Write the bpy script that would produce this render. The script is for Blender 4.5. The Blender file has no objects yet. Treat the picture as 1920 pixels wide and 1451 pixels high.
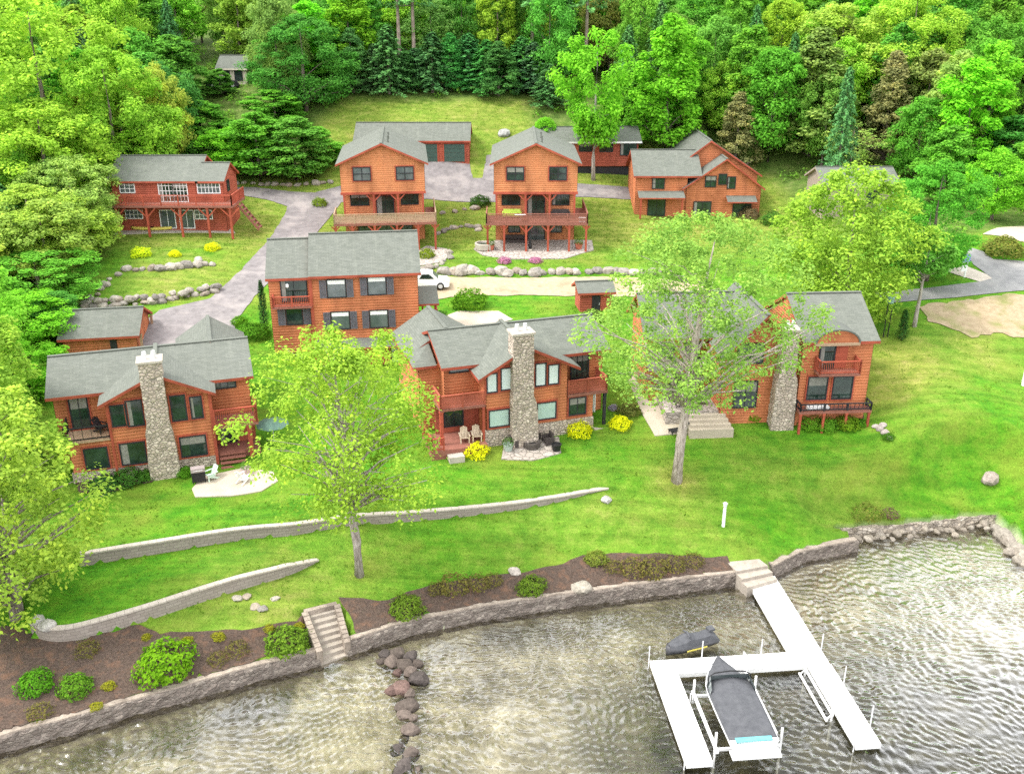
import bpy, bmesh, math, random
import numpy as np
from mathutils import Vector, Matrix, noise
from mathutils.geometry import tessellate_polygon

R = math.radians
random.seed(7)
rng = np.random.default_rng(11)
scene = bpy.context.scene
COL = scene.collection

# ------------------------------------------------------------------ camera
F_PX, PITCH, CAM_H = 1800.0, R(22), 34.5
cam = bpy.data.cameras.new('camera')
cam.sensor_width = 36.0
cam.lens = 36.0 * F_PX / 1920.0
cam.clip_start, cam.clip_end = 0.5, 5000
cam_o = bpy.data.objects.new('camera', cam)
COL.objects.link(cam_o)
cam_o.location = (0, 0, CAM_H)
cam_o.rotation_euler = (R(90) - PITCH, 0, 0)
scene.camera = cam_o


def ray(px, py):
    x, y = (px - 960) / F_PX, -(py - 725.5) / F_PX
    return Vector((x, math.cos(PITCH) + y * math.sin(PITCH), -math.sin(PITCH) + y * math.cos(PITCH)))


def zp(px, py, z):
    r = ray(px, py)
    t = (z - CAM_H) / r.z
    return Vector((0, 0, CAM_H)) + r * t


# ------------------------------------------------------------------ terrain
SHORE = [(-300, 1500), (0, 1412), (150, 1372), (330, 1320), (460, 1283), (602, 1247), (655, 1229), (760, 1194),
         (900, 1164), (1050, 1141), (1200, 1121), (1400, 1096), (1455, 1081), (1500, 1056), (1607, 1034), (1602, 1018),
         (1570, 1008), (1680, 1003), (1830, 986), (1862, 986), (1890, 1012), (1925, 1040), (2150, 1180), (2600, 1290)]
SHORE = np.array([tuple(zp(a, b, 0).xy) for a, b in SHORE])
SHORE = np.vstack([[(-400, 30)], SHORE, [(400, 36)]])
LWALL = [(64, 1186, 2.0), (72, 1197, 2.0), (125, 1200, 2.0), (300, 1153, 2.1), (450, 1108, 2.2), (540, 1080, 2.25), (596, 1053, 2.3)]
LWALL = np.array([tuple(zp(*p).xy) for p in LWALL])
LWALL_H = np.array([.75, .8, .85, .85, .8, .65, .12])
UWALL = [(150, 1058, 3.0), (190, 1052, 3.0), (400, 1020, 3.05), (660, 983, 3.15), (860, 958, 3.3), (1020, 937, 3.4), (1140, 915, 3.5)]
UWALL = np.array([tuple(zp(*p).xy) for p in UWALL])
UWALL_H = np.array([.75, .75, .75, .72, .65, .5, .1])


def poly_sd(P, line, hs=None):
    """signed distance to an open polyline (positive on its left) and the value hs there"""
    best = np.full(len(P), 1e9); sg = np.ones(len(P)); hv = np.zeros(len(P))
    for i in range(len(line) - 1):
        a, b = line[i], line[i + 1]
        d = b - a; L = d @ d
        t = np.clip(((P - a) @ d) / L, 0, 1)
        q = a + t[:, None] * d
        dist = np.hypot(*(P - q).T)
        s = np.sign(d[0] * (P[:, 1] - a[1]) - d[1] * (P[:, 0] - a[0]))
        m = dist < best - 1e-9
        best[m] = dist[m]; sg[m] = s[m]
        if hs is not None:
            hv[m] = (hs[i] + t * (hs[i + 1] - hs[i]))[m]
    return best * sg, hv


BY = [20, 45, 52, 60, 68, 76, 90, 105, 120, 130, 145, 170, 210, 300, 420, 700]
BZ = [.9, 1.5, 2.1, 3.7, 4.9, 5.9, 7.2, 9.3, 11.9, 14.3, 20.6, 26, 35, 56, 78, 100]


def steps(P):
    out = np.zeros(len(P))
    for line, hs in ((LWALL, LWALL_H), (UWALL, UWALL_H)):
        sd, hv = poly_sd(P, line, hs)
        out += np.where(sd > .12, hv * np.exp(-np.clip(sd, 0, None) / 6.0), 0)
    return out


CT = [(70, 1200, 1.95), (300, 1160, 2.05), (590, 1062, 2.3), (60, 1290, 1.35), (330, 1240, 1.5), (540, 1195, 1.6),
      (330, 1290, .95), (0, 1388, .95), (590, 1226, .95), (900, 1140, .95), (1200, 1098, .95), (660, 1205, .95), (1400, 1065, .95), (800, 1110, 1.35), (1150, 1060, 1.4),
      (1500, 1030, 1.0), (1680, 985, 1.0), (1830, 970, 1.0), (190, 1058, 2.95), (660, 990, 3.1), (1140, 920, 3.45), (312, 905, 3.75), (145, 897, 4.1), (490, 885, 4.1),
      (992, 855, 4.2), (870, 840, 4.6), (1135, 805, 4.9), (1268, 900, 3.5), (1440, 790, 5.1), (1612, 800, 5.0), (1355, 985, 2.2), (1855, 895, 3.8),
      (1750, 620, 8.5), (1700, 560, 9.4), (1900, 545, 9.8), (1900, 450, 12), (190, 660, 6.2), (330, 600, 6.8), (440, 540, 7.7), (560, 400, 10.5),
      (500, 365, 11.8), (320, 440, 10), (220, 432, 10.1), (430, 430, 10.1), (650, 470, 8.8), (800, 468, 8.8), (930, 468, 8.8), (1090, 468, 8.8), (850, 345, 12.3),
      (840, 306, 14.4), (700, 306, 14.4), (800, 187, 21), (950, 187, 21), (660, 195, 20.6), (1030, 535, 7.4), (850, 540, 7.4), (1200, 540, 7.5), (1000, 575, 6.9), (640, 690, 5.7),
      (790, 668, 5.7), (1300, 408, 9.6), (1430, 410, 9.8), (1125, 322, 13.3), (430, 168, 22), (672, 1077, 1.9), (1720, 900, 3.7), (1900, 720, 6.3), (280, 505, 9.0), (280, 560, 7.5)]
CTW = np.array([tuple(zp(*c)) for c in CT])


def in_poly(P, poly):
    x, y = P[:, 0], P[:, 1]; ins = np.zeros(len(P), bool)
    for i in range(len(poly)):
        (x0, y0), (x1, y1) = poly[i - 1], poly[i]
        c = ((y0 > y) != (y1 > y)) & (x < (x1 - x0) * (y - y0) / (y1 - y0 + 1e-12) + x0)
        ins ^= c
    return ins


STEP_TOP, STEP_BOT = (zp(570, 1146, 1.75) + zp(631, 1131, 1.75)) / 2, (zp(653, 1229, 0) + zp(601, 1247, 0)) / 2


def base_z(P):
    return np.interp(P[:, 1], BY, BZ)


anch = np.array([(x, y) for x in (-140, -75, 75, 140) for y in (25, 50, 75, 100, 130, 165)] + [(x, y) for x in (-40, 0, 40) for y in (180, 215)] + [(-45, 128), (48, 125), (-58, 90), (-45, 60), (58, 75)], float)
CP = np.vstack([CTW[:, :2], anch])
CV = np.concatenate([CTW[:, 2] - base_z(CTW[:, :2]) - steps(CTW[:, :2]), np.zeros(len(anch))])


def _U(r2):
    return np.where(r2 > 1e-9, r2 * np.log(r2 + 1e-12), 0)


_n = len(CP)
_K = _U(((CP[:, None] - CP[None]) ** 2).sum(-1)) + np.eye(_n) * 4.0
_Pm = np.hstack([np.ones((_n, 1)), CP])
_A = np.block([[_K, _Pm], [_Pm.T, np.zeros((3, 3))]])
_W = np.linalg.solve(_A, np.concatenate([CV, np.zeros(3)]))
SHORE_CLOSED = np.vstack([SHORE, [(400, 900), (-400, 900)]])


def terrain(P):
    P = np.asarray(P, float).reshape(-1, 2)
    res = np.empty(len(P))
    for s in range(0, len(P), 20000):
        q = P[s:s + 20000]
        r = _U(((q[:, None] - CP[None]) ** 2).sum(-1)) @ _W[:_n] + _W[_n] + q @ _W[_n + 1:]
        cx = np.clip(np.maximum(np.abs(q[:, 0]) - 85, np.maximum(q[:, 1] - 165, 20 - q[:, 1])) / 45, 0, 1)
        land = base_z(q) + r * (1 - cx) + steps(q)
        sd, _ = poly_sd(q, SHORE)
        sd = np.abs(sd) * np.where(in_poly(q, SHORE_CLOSED), 1, -1)
        out = np.clip(-sd, 0, None)
        bed = -.35 - np.minimum(out * .1, 1.2) - np.clip(out - 12, 0, 60) * .03
        land = np.maximum(land, .55)
        land = np.minimum(land, .93 + .12 * np.clip(sd, 0, None) + .3 * np.clip(sd - .8, 0, None) ** 2)
        ax = (STEP_BOT - STEP_TOP).xy; L2 = ax.dot(ax)
        tt = ((q[:, 0] - STEP_TOP.x) * ax.x + (q[:, 1] - STEP_TOP.y) * ax.y) / L2
        lat = np.abs((q[:, 0] - STEP_TOP.x) * ax.y - (q[:, 1] - STEP_TOP.y) * ax.x) / math.sqrt(L2)
        land = np.where((tt > .02) & (tt < 1.2) & (lat < 1.15), np.minimum(land, 1.15 - 1.65 * tt), land)
        res[s:s + 20000] = np.where(sd > .3, land, bed)
    return res


def tz(x, y):
    return float(terrain([(x, y)])[0])


def gp(px, py):
    """the ground point seen at a pixel"""
    r = ray(px, py)
    t = np.arange(38, 420, .5)
    P = np.array([(r.x * a, r.y * a) for a in t])
    z = CAM_H + r.z * t
    below = z < np.maximum(terrain(P), 0)
    k = int(np.argmax(below)) if below.any() else len(t) - 1
    t1, t0 = t[k], t[max(k - 1, 0)]
    for _ in range(12):
        tm = (t0 + t1) / 2
        if CAM_H + r.z * tm < max(tz(r.x * tm, r.y * tm), 0):
            t1 = tm
        else:
            t0 = tm
    x, y = r.x * t1, r.y * t1
    return Vector((x, y, max(tz(x, y), 0)))


# ------------------------------------------------------------------ materials
MATS = {}


class NT:
    def __init__(self, name):
        self.m = bpy.data.materials.new(name)
        self.m.use_nodes = True
        self.t = self.m.node_tree
        self.b = self.t.nodes['Principled BSDF']
        self.out = self.t.nodes['Material Output']

    def n(self, kind, **kw):
        nd = self.t.nodes.new('ShaderNode' + kind)
        for k, v in kw.items():
            if k.startswith('i_'):
                nd.inputs[k[2:]].default_value = v
            else:
                setattr(nd, k, v)
        return nd

    def l(self, a, b):
        self.t.links.new(a, b)

    def coord(self, which='Object', scale=(1, 1, 1)):
        tc = self.n('TexCoord'); mp = self.n('Mapping')
        mp.inputs['Scale'].default_value = scale
        self.l(tc.outputs[which], mp.inputs['Vector'])
        return mp.outputs[0]

    def noise(self, vec, scale, detail=4, rough=.6):
        nd = self.n('TexNoise'); nd.inputs['Scale'].default_value = scale
        nd.inputs['Detail'].default_value = detail; nd.inputs['Roughness'].default_value = rough
        if vec is not None:
            self.l(vec, nd.inputs['Vector'])
        return nd.outputs['Fac']

    def ramp(self, fac, stops):
        r = self.n('ValToRGB')
        e = r.color_ramp.elements
        while len(e) < len(stops):
            e.new(.5)
        for el, (p, c) in zip(e, stops):
            el.position = p; el.color = (*c, 1) if len(c) == 3 else c
        self.l(fac, r.inputs[0])
        return r.outputs[0]

    def mix(self, fac, a, b, mode='MIX'):
        m = self.n('Mix', data_type='RGBA', blend_type=mode)
        for inp, v in ((m.inputs[0], fac), (m.inputs[6], a), (m.inputs[7], b)):
            if hasattr(v, 'is_linked'):
                self.l(v, inp)
            elif isinstance(v, (int, float)):
                inp.default_value = v
            else:
                inp.default_value = (*v, 1)
        return m.outputs[2]

    def math(self, op, a, b=None):
        m = self.n('Math', operation=op)
        for inp, v in zip(m.inputs, (a, b)):
            if v is None:
                continue
            if hasattr(v, 'is_linked'):
                self.l(v, inp)
            else:
                inp.default_value = v
        return m.outputs[0]

    def bump(self, h, strength=.5, dist=.05):
        b = self.n('Bump'); b.inputs['Strength'].default_value = strength; b.inputs['Distance'].default_value = dist
        self.l(h, b.inputs['Height']); self.l(b.outputs[0], self.b.inputs['Normal'])

    def fin(self, col=None, rough=.8, spec=.3, metal=0):
        if col is not None:
            if hasattr(col, 'is_linked'):
                self.l(col, self.b.inputs['Base Color'])
            else:
                self.b.inputs['Base Color'].default_value = (*col, 1)
        self.b.inputs['Roughness'].default_value = rough
        self.b.inputs['Specular IOR Level'].default_value = spec
        self.b.inputs['Metallic'].default_value = metal
        return self.m


def mottled(name, c1, c2, scale=3, rough=.85, bump=.3, bd=.03, detail=6, spec=.2, c3=None):
    if name in MATS:
        return MATS[name]
    t = NT(name); v = t.coord()
    f = t.noise(v, scale, detail)
    col = t.ramp(f, [(.3, c1), (.7, c2)])
    if c3:
        f2 = t.noise(v, scale * .23, 3)
        col = t.mix(t.math('MULTIPLY', t.ramp(f2, [(.5, (0, 0, 0)), (.68, (1, 1, 1))]), .75), col, c3)
    t.bump(t.noise(v, scale * 2.5, detail), bump, bd)
    MATS[name] = t.fin(col, rough, spec)
    return MATS[name]


def log_mat(name, c1, c2):
    t = NT(name); v = t.coord('Object', (.6, .6, 5))
    f = t.noise(v, 1.2, 5)
    col = t.ramp(f, [(.3, c1), (.7, c2)])
    f2 = t.noise(t.coord('Object', (1, 1, 1)), .55, 3)
    col = t.mix(t.math('MULTIPLY', f2, .5), col, tuple(x * .62 for x in c1))
    rid = t.n('ObjectInfo')
    col = t.mix(t.math('MULTIPLY', rid.outputs['Random'], .22), col, (.33, .10, .05))
    stk = t.ramp(t.noise(t.coord('Object', (.45, .45, .12)), 1.6, 2, .5), [(.3, (.70, .68, .66)), (.5, (1, 1, 1)), (.72, (1.16, 1.12, 1.08))])
    col = t.mix(1.0, col, stk, 'MULTIPLY')
    grain = t.ramp(t.noise(t.coord('Object', (.35, .35, 14)), 1.5, 4, .7), [(.3, (.74, .72, .70)), (.6, (1.08, 1.08, 1.08))])
    col = t.mix(1.0, col, grain, 'MULTIPLY')
    t.bump(t.noise(t.coord('Object', (2, 2, 12)), 3, 4), .25, .02)
    return t.fin(col, .7, .2)


LOG = log_mat('stained_log', (.49, .165, .072), (.58, .225, .105))
LOGRED = log_mat('red_stained_log', (.36, .085, .052), (.43, .12, .075))
LOGY = log_mat('honey_stained_log', (.55, .21, .09), (.64, .28, .13))
TRIM = log_mat('red_trim', (.36, .075, .045), (.44, .10, .06))
TAN = mottled('tan_decking', (.33, .22, .14), (.42, .30, .2), 4)
DECKRED = mottled('red_decking', (.20, .08, .058), (.29, .12, .088), 4)
FRAME_DK = mottled('dark_frame', (.02, .02, .022), (.035, .035, .04), 5, .5)
FRAME_WH = mottled('white_frame', (.7, .7, .68), (.8, .8, .78), 5, .5)
SHUT = mottled('grey_shutter', (.10, .10, .115), (.15, .15, .17), 8, .6)
WHITE = mottled('white_paint', (.72, .72, .71), (.82, .82, .81), 6, .45, .05)
METAL = mottled('galvanised_metal', (.5, .5, .5), (.62, .62, .62), 6, .4, .05)
BLACK = mottled('black_metal', (.012, .012, .013), (.03, .03, .03), 8, .5, .05)
STONEP = mottled('concrete', (.36, .32, .27), (.46, .41, .35), 1.5, .9, .2, .02)
SANDY = mottled('pale_concrete', (.37, .32, .25), (.46, .40, .315), .8, .9, .2, .02)


def glass_mat(name, c1, c2, rough=.06):
    t = NT(name); v = t.coord('Object', (1, 1, 1))
    col = t.ramp(t.noise(v, .9, 3), [(.35, c1), (.65, c2)])
    return t.fin(col, rough, .6)


GLASS = glass_mat('dark_glass', (.010, .022, .016), (.03, .055, .042))
GLASS_BLIND = glass_mat('glass_with_white_blind', (.52, .62, .60), (.62, .70, .68), .15)
GLASS_TEAL = glass_mat('glass_with_teal_blind', (.33, .46, .42), (.42, .54, .49), .12)
GLASS_GREY = glass_mat('grey_glass', (.07, .09, .09), (.13, .15, .15))


def roof_mat():
    t = NT('asphalt_shingle')
    tc = t.n('TexCoord')
    br = t.n('TexBrick', offset=.5)
    t.l(tc.outputs['UV'], br.inputs['Vector'])
    for k, v in (('Scale', 1.0), ('Mortar Size', .014), ('Brick Width', .42), ('Row Height', .17), ('Bias', -.1)):
        br.inputs[k].default_value = v
    br.inputs['Color1'].default_value = (.088, .097, .078, 1); br.inputs['Color2'].default_value = (.14, .148, .122, 1)
    br.inputs['Mortar'].default_value = (.07, .075, .065, 1)
    f = t.noise(tc.outputs['UV'], .7, 4)
    col = t.mix(t.math('MULTIPLY', f, .45), br.outputs['Color'], (.20, .21, .19))
    st = t.n('Mapping'); st.inputs['Scale'].default_value = (2.2, .16, 1); t.l(tc.outputs['UV'], st.inputs['Vector'])
    f3 = t.ramp(t.noise(st.outputs[0], 1, 4), [(.52, (0, 0, 0)), (.75, (1, 1, 1))])
    col = t.mix(t.math('MULTIPLY', f3, .3), col, (.22, .23, .19))
    rid = t.n('ObjectInfo')
    col = t.mix(t.math('MULTIPLY', rid.outputs['Random'], .25), col, (.15, .16, .14))
    t.bump(br.outputs['Fac'], .4, .012)
    return t.fin(col, .9, .15)


ROOF = roof_mat()


def stone_mat(name, a, b, c, scale=2.6):
    t = NT(name); v = t.coord('Object', (1, 1, 1.35))
    vo = t.n('TexVoronoi', feature='F1'); vo.inputs['Scale'].default_value = scale; t.l(v, vo.inputs['Vector'])
    ve = t.n('TexVoronoi', feature='DISTANCE_TO_EDGE'); ve.inputs['Scale'].default_value = scale; t.l(v, ve.inputs['Vector'])
    sx = t.n('SeparateColor'); t.l(vo.outputs['Color'], sx.inputs[0])
    col = t.ramp(sx.outputs[0], [(.0, a), (.5, b), (1, c)])
    col = t.mix(t.math('MULTIPLY', t.noise(v, 9, 5), .35), col, (.2, .17, .14))
    mort = t.ramp(ve.outputs['Distance'], [(.02, (1, 1, 1)), (.07, (0, 0, 0))])
    col = t.mix(mort, col, (.20, .175, .15))
    h = t.ramp(ve.outputs['Distance'], [(0, (0, 0, 0)), (.18, (1, 1, 1))])
    t.bump(h, .8, .06)
    return t.fin(col, .85, .2)


FIELDSTONE = stone_mat('fieldstone', (.58, .48, .39), (.42, .34, .28), (.70, .60, .50), 3.6)
SEASTONE = stone_mat('rough_seawall_stone', (.20, .165, .14), (.13, .105, .09), (.29, .25, .21), 4.2)


def rock_mat():
    t = NT('rock'); oi = t.n('ObjectInfo'); v = t.coord('Object')
    f = t.noise(v, 2.2, 6)
    dark = t.mix(1.0, oi.outputs['Color'], (.55, .55, .55), 'MULTIPLY')
    col = t.mix(t.ramp(f, [(.35, (0, 0, 0)), (.65, (1, 1, 1))]), dark, oi.outputs['Color'])
    t.bump(t.noise(v, 6, 6), .6, .06)
    return t.fin(col, .9, .2)


ROCK = rock_mat()


def leaf_mat(name, trans=.35):
    t = NT(name); oi = t.n('ObjectInfo')
    at = t.n('Attribute', attribute_name='tint', attribute_type='GEOMETRY')
    f = t.ramp(at.outputs['Fac'], [(0, (.55, .62, .6)), (.5, (1, 1, 1)), (1, (1.5, 1.32, 1.1))])
    col = t.mix(1.0, oi.outputs['Color'], f, 'MULTIPLY')
    d = t.n('BsdfDiffuse'); tr = t.n('BsdfTranslucent'); mx = t.n('MixShader')
    t.l(col, d.inputs[0]); t.l(col, tr.inputs[0])
    mx.inputs[0].default_value = trans
    t.l(d.outputs[0], mx.inputs[1]); t.l(tr.outputs[0], mx.inputs[2]); t.l(mx.outputs[0], t.out.inputs[0])
    t.t.nodes.remove(t.b)
    return t.m


LEAF = leaf_mat('leaves', .45)
NEEDLE = leaf_mat('needles', .18)


def bark_mat():
    t = NT('bark'); oi = t.n('ObjectInfo'); v = t.coord('Object', (6, 6, 1.2))
    f = t.noise(v, 1.5, 6)
    dark = t.mix(1.0, oi.outputs['Color'], (.45, .42, .4), 'MULTIPLY')
    col = t.mix(t.ramp(f, [(.35, (0, 0, 0)), (.62, (1, 1, 1))]), dark, oi.outputs['Color'])
    t.bump(f, .7, .05)
    return t.fin(col, .9, .15)


BARK = bark_mat()


def ground_mat():
    t = NT('ground')
    at = t.n('Attribute', attribute_name='zone', attribute_type='GEOMETRY')
    sep = t.n('SeparateColor'); t.l(at.outputs['Color'], sep.inputs[0])
    v = t.coord('Object')
    big = t.noise(v, .16, 5, .65); mid = t.noise(v, .9, 6, .7); fine = t.noise(v, 7, 5, .75)
    lush = t.ramp(mid, [(.3, (.036, .15, .008)), (.5, (.07, .205, .010)), (.72, (.135, .25, .02))])
    lush = t.mix(t.ramp(big, [(.48, (0, 0, 0)), (.66, (1, 1, 1))]), lush, (.145, .215, .024))
    dry = t.ramp(mid, [(.3, (.11, .17, .022)), (.5, (.185, .22, .038)), (.72, (.28, .26, .08))])
    col = t.mix(sep.outputs[1], lush, dry)
    flo = t.ramp(mid, [(.35, (.06, .11, .02)), (.55, (.11, .17, .035)), (.75, (.19, .18, .08))])
    col = t.mix(sep.outputs[2], col, flo)
    sand = t.ramp(t.noise(v, .55, 6, .7), [(.34, (.22, .20, .14)), (.5, (.46, .42, .33)), (.66, (.70, .65, .55))])
    weed = t.ramp(t.noise(v, .8, 5), [(.36, (.018, .019, .014)), (.55, (.055, .054, .034)), (.7, (.13, .12, .07))])
    bed = t.mix(sep.outputs[1], sand, weed)
    col = t.mix(sep.outputs[0], col, bed)
    st = t.n('Mapping'); st.inputs['Rotation'].default_value = (0, 0, R(24)); st.inputs['Scale'].default_value = (.12, 1.5, 1); t.l(v, st.inputs['Vector'])
    sf = t.ramp(t.noise(st.outputs[0], 1.0, 3, .6), [(.35, (.84, .84, .84)), (.65, (1.18, 1.18, 1.18))])
    col = t.mix(1.0, col, sf, 'MULTIPLY')
    fr = t.ramp(fine, [(.25, (.62, .62, .62)), (.5, (1, 1, 1)), (.75, (1.3, 1.3, 1.3))])
    col = t.mix(1.0, col, fr, 'MULTIPLY')
    t.bump(fine, .7, .12)
    return t.fin(col, .95, .1)


def water_mat():
    t = NT('lake_water'); v = t.coord('Object')
    bp = t.n('Bump'); bp.inputs['Strength'].default_value = .5; bp.inputs['Distance'].default_value = .02
    t.l(t.noise(v, 8, 3, .65), bp.inputs['Height'])
    fr = t.n('Fresnel'); fr.inputs['IOR'].default_value = 1.6; t.l(bp.outputs[0], fr.inputs['Normal'])
    mr = t.n('MapRange'); mr.inputs['From Min'].default_value = .062; mr.inputs['From Max'].default_value = .125; mr.inputs['To Min'].default_value = .04; mr.inputs['To Max'].default_value = .66
    t.l(fr.outputs[0], mr.inputs['Value'])
    gl = t.n('BsdfGlossy'); gl.inputs['Roughness'].default_value = .12; t.l(bp.outputs[0], gl.inputs['Normal'])
    trn = t.n('BsdfTransparent'); trn.inputs[0].default_value = (.82, .81, .71, 1)
    mx = t.n('MixShader')
    t.l(mr.outputs[0], mx.inputs[0]); t.l(trn.outputs[0], mx.inputs[1]); t.l(gl.outputs[0], mx.inputs[2])
    t.l(mx.outputs[0], t.out.inputs[0]); t.t.nodes.remove(t.b)
    return t.m


# ------------------------------------------------------------------ mesh builder
class MB:
    def __init__(self, X=None):
        self.v, self.f, self.m, self.uv = [], [], [], []
        self.X = X or Matrix()

    def add(self, pts, faces, m=0, uvs=None):
        b = len(self.v)
        self.v += [tuple(self.X @ Vector(p)) for p in pts]
        for i, f in enumerate(faces):
            self.f.append([b + k for k in f]); self.m.append(m)
            self.uv.append(uvs[i] if uvs else None)

    def quad(self, a, b, c, d, m=0):
        self.add([a, b, c, d], [(0, 1, 2, 3)], m)

    def box(self, a, b, m=0):
        (x0, y0, z0), (x1, y1, z1) = a, b
        p = [(x0, y0, z0), (x1, y0, z0), (x1, y1, z0), (x0, y1, z0), (x0, y0, z1), (x1, y0, z1), (x1, y1, z1), (x0, y1, z1)]
        self.add(p, [(0, 3, 2, 1), (4, 5, 6, 7), (0, 1, 5, 4), (1, 2, 6, 5), (2, 3, 7, 6), (3, 0, 4, 7)], m)

    def beam(self, p, q, w, h=None, m=0):
        p, q = Vector(p), Vector(q); h = h or w
        d = (q - p).normalized()
        s = d.cross(Vector((0, 0, 1)))
        s = Vector((1, 0, 0)) if s.length < 1e-4 else s.normalized()
        u = s.cross(d).normalized()
        pts = [e + s * (a * w / 2) + u * (b * h / 2) for e in (p, q) for a, b in ((-1, -1), (1, -1), (1, 1), (-1, 1))]
        self.add(pts, [(0, 1, 2, 3), (7, 6, 5, 4), (0, 4, 5, 1), (1, 5, 6, 2), (2, 6, 7, 3), (3, 7, 4, 0)], m)

    def tube(self, pts, rad, n=8, m=0, cap=True):
        pts = [Vector(p) for p in pts]; rings = []
        for i, p in enumerate(pts):
            d = (pts[min(i + 1, len(pts) - 1)] - pts[max(i - 1, 0)]).normalized()
            s = d.cross(Vector((0, 0, 1)));  s = Vector((1, 0, 0)) if s.length < 1e-3 else s.normalized()
            u = s.cross(d)
            rings.append([p + (s * math.cos(2 * math.pi * k / n) + u * math.sin(2 * math.pi * k / n)) * rad[i] for k in range(n)])
        fs = [(i * n + k, i * n + (k + 1) % n, (i + 1) * n + (k + 1) % n, (i + 1) * n + k) for i in range(len(pts) - 1) for k in range(n)]
        if cap:
            fs += [tuple(range(n))[::-1], tuple((len(pts) - 1) * n + k for k in range(n))]
        self.add([p for r in rings for p in r], fs, m)

    def lathe(self, c, prof, n=12, m=0):
        c = Vector(c)
        pts = [c + Vector((r * math.cos(2 * math.pi * k / n), r * math.sin(2 * math.pi * k / n), z)) for r, z in prof for k in range(n)]
        fs = [(i * n + k, i * n + (k + 1) % n, (i + 1) * n + (k + 1) % n, (i + 1) * n + k) for i in range(len(prof) - 1) for k in range(n)]
        fs += [tuple(range(n))[::-1], tuple((len(prof) - 1) * n + k for k in range(n))]
        self.add(pts, fs, m)

    def loft(self, rings, m=0, close=True, caps=True):
        n = len(rings[0])
        kk = n if close else n - 1
        fs = [(i * n + k, i * n + (k + 1) % n, (i + 1) * n + (k + 1) % n, (i + 1) * n + k) for i in range(len(rings) - 1) for k in range(kk)]
        if caps and close:
            fs += [tuple(range(n))[::-1], tuple((len(rings) - 1) * n + k for k in range(n))]
        self.add([p for r in rings for p in r], fs, m)

    def slab(self, pts, th, m=0, me=1):
        """roof slab: pts = eave a, eave b, ridge b, ridge a; thickness straight down; UV in metres"""
        a, b, c, d = [Vector(p) for p in pts]
        lo = [p - Vector((0, 0, th)) for p in (a, b, c, d)]
        ex = (b - a).normalized(); ey = (d - a) - ex * (d - a).dot(ex); ey.normalize()
        uv = [((p - a).dot(ex), (p - a).dot(ey)) for p in (a, b, c, d)]
        self.add([a, b, c, d], [(0, 1, 2, 3)], m, [uv])
        q = [a, b, c, d] + lo
        self.add(q, [(4, 7, 6, 5), (0, 4, 5, 1), (1, 5, 6, 2), (2, 6, 7, 3), (3, 7, 4, 0)], me)

    def build(self, name, mats, parent=None, smooth=False, loc=None):
        me = bpy.data.meshes.new(name)
        me.from_pydata(self.v, [], self.f)
        for m in (mats if isinstance(mats, (list, tuple)) else [mats]):
            me.materials.append(m)
        me.polygons.foreach_set('material_index', self.m)
        if any(self.uv):
            l = me.uv_layers.new(name='UVMap')
            for p in me.polygons:
                u = self.uv[p.index]
                if u:
                    for k, li in enumerate(p.loop_indices):
                        l.data[li].uv = u[k]
        if smooth:
            me.polygons.foreach_set('use_smooth', [True] * len(me.polygons))
        me.validate(); me.update()
        o = bpy.data.objects.new(name, me)
        COL.objects.link(o)
        if parent:
            o.parent = parent
        if loc is not None:
            o.location = loc
        return o


def tag(o, label=None, cat=None, group=None, kind=None):
    if label: o['label'] = label
    if cat: o['category'] = cat
    if group: o['group'] = group
    if kind: o['kind'] = kind
    return o


def empty(name, loc, rz=0, label=None, cat=None, group=None):
    o = bpy.data.objects.new(name, None)
    o.empty_display_size = .3
    COL.objects.link(o)
    o.location = loc; o.rotation_euler = (0, 0, rz)
    return tag(o, label, cat, group)


def copy_tree(o, parent=None):
    c = o.copy(); COL.objects.link(c)
    c.parent = parent
    for ch in list(o.children):
        copy_tree(ch, c)
    return c


# ------------------------------------------------------------------ ground, water, sheets
def soft_in(P, poly, w):
    poly = np.asarray(poly, float)
    sd, _ = poly_sd(P, np.vstack([poly, poly[:1]]))
    d = np.abs(sd) * np.where(in_poly(P, poly), 1, -1)
    return np.clip(d / w + .5, 0, 1)


G = .4
gx = np.concatenate([-np.geomspace(900, 64, 26), np.arange(-62, 62.01, G), np.geomspace(64, 900, 26)])
gy = np.concatenate([-np.geomspace(400, 1, 14) + 34, np.arange(34.4, 150, G), np.geomspace(151, 900, 40)])
XX, YY = np.meshgrid(gx, gy)
GP = np.stack([XX.ravel(), YY.ravel()], 1)
GZ = terrain(GP)
CLEAR = [(-300, 1500), (-300, 1130), (60, 1130), (40, 900), (60, 640), (150, 560), (190, 470), (200, 430), (440, 345), (600, 330), (590, 240), (640, 188), (990, 188), (1000, 235),
         (1190, 262), (1440, 330), (1600, 430), (1700, 440), (1800, 440), (1930, 430), (2300, 470), (2600, 1290), (1000, 1500)]
CLEAR_W = [tuple(gp(a, b).xy) if 0 < b < 1100 and -50 < a < 1950 else tuple(zp(a, b, 2 if b > 900 else 9).xy) for a, b in CLEAR]
sdS, _ = poly_sd(GP, SHORE)
sdS = np.abs(sdS) * np.where(in_poly(GP, SHORE_CLOSED), 1, -1)
zb = (sdS < .3).astype(float)
forest = 1 - soft_in(GP, CLEAR_W, 3.0)
nz = np.array([noise.noise((p[0] * .12, p[1] * .12, 3.1)) for p in GP]) * .5 + np.array([noise.noise((p[0] * .4, p[1] * .4, 8.1)) for p in GP]) * .3
dry = np.clip((GP[:, 1] - 97) / 10, 0, 1) * .75
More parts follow.
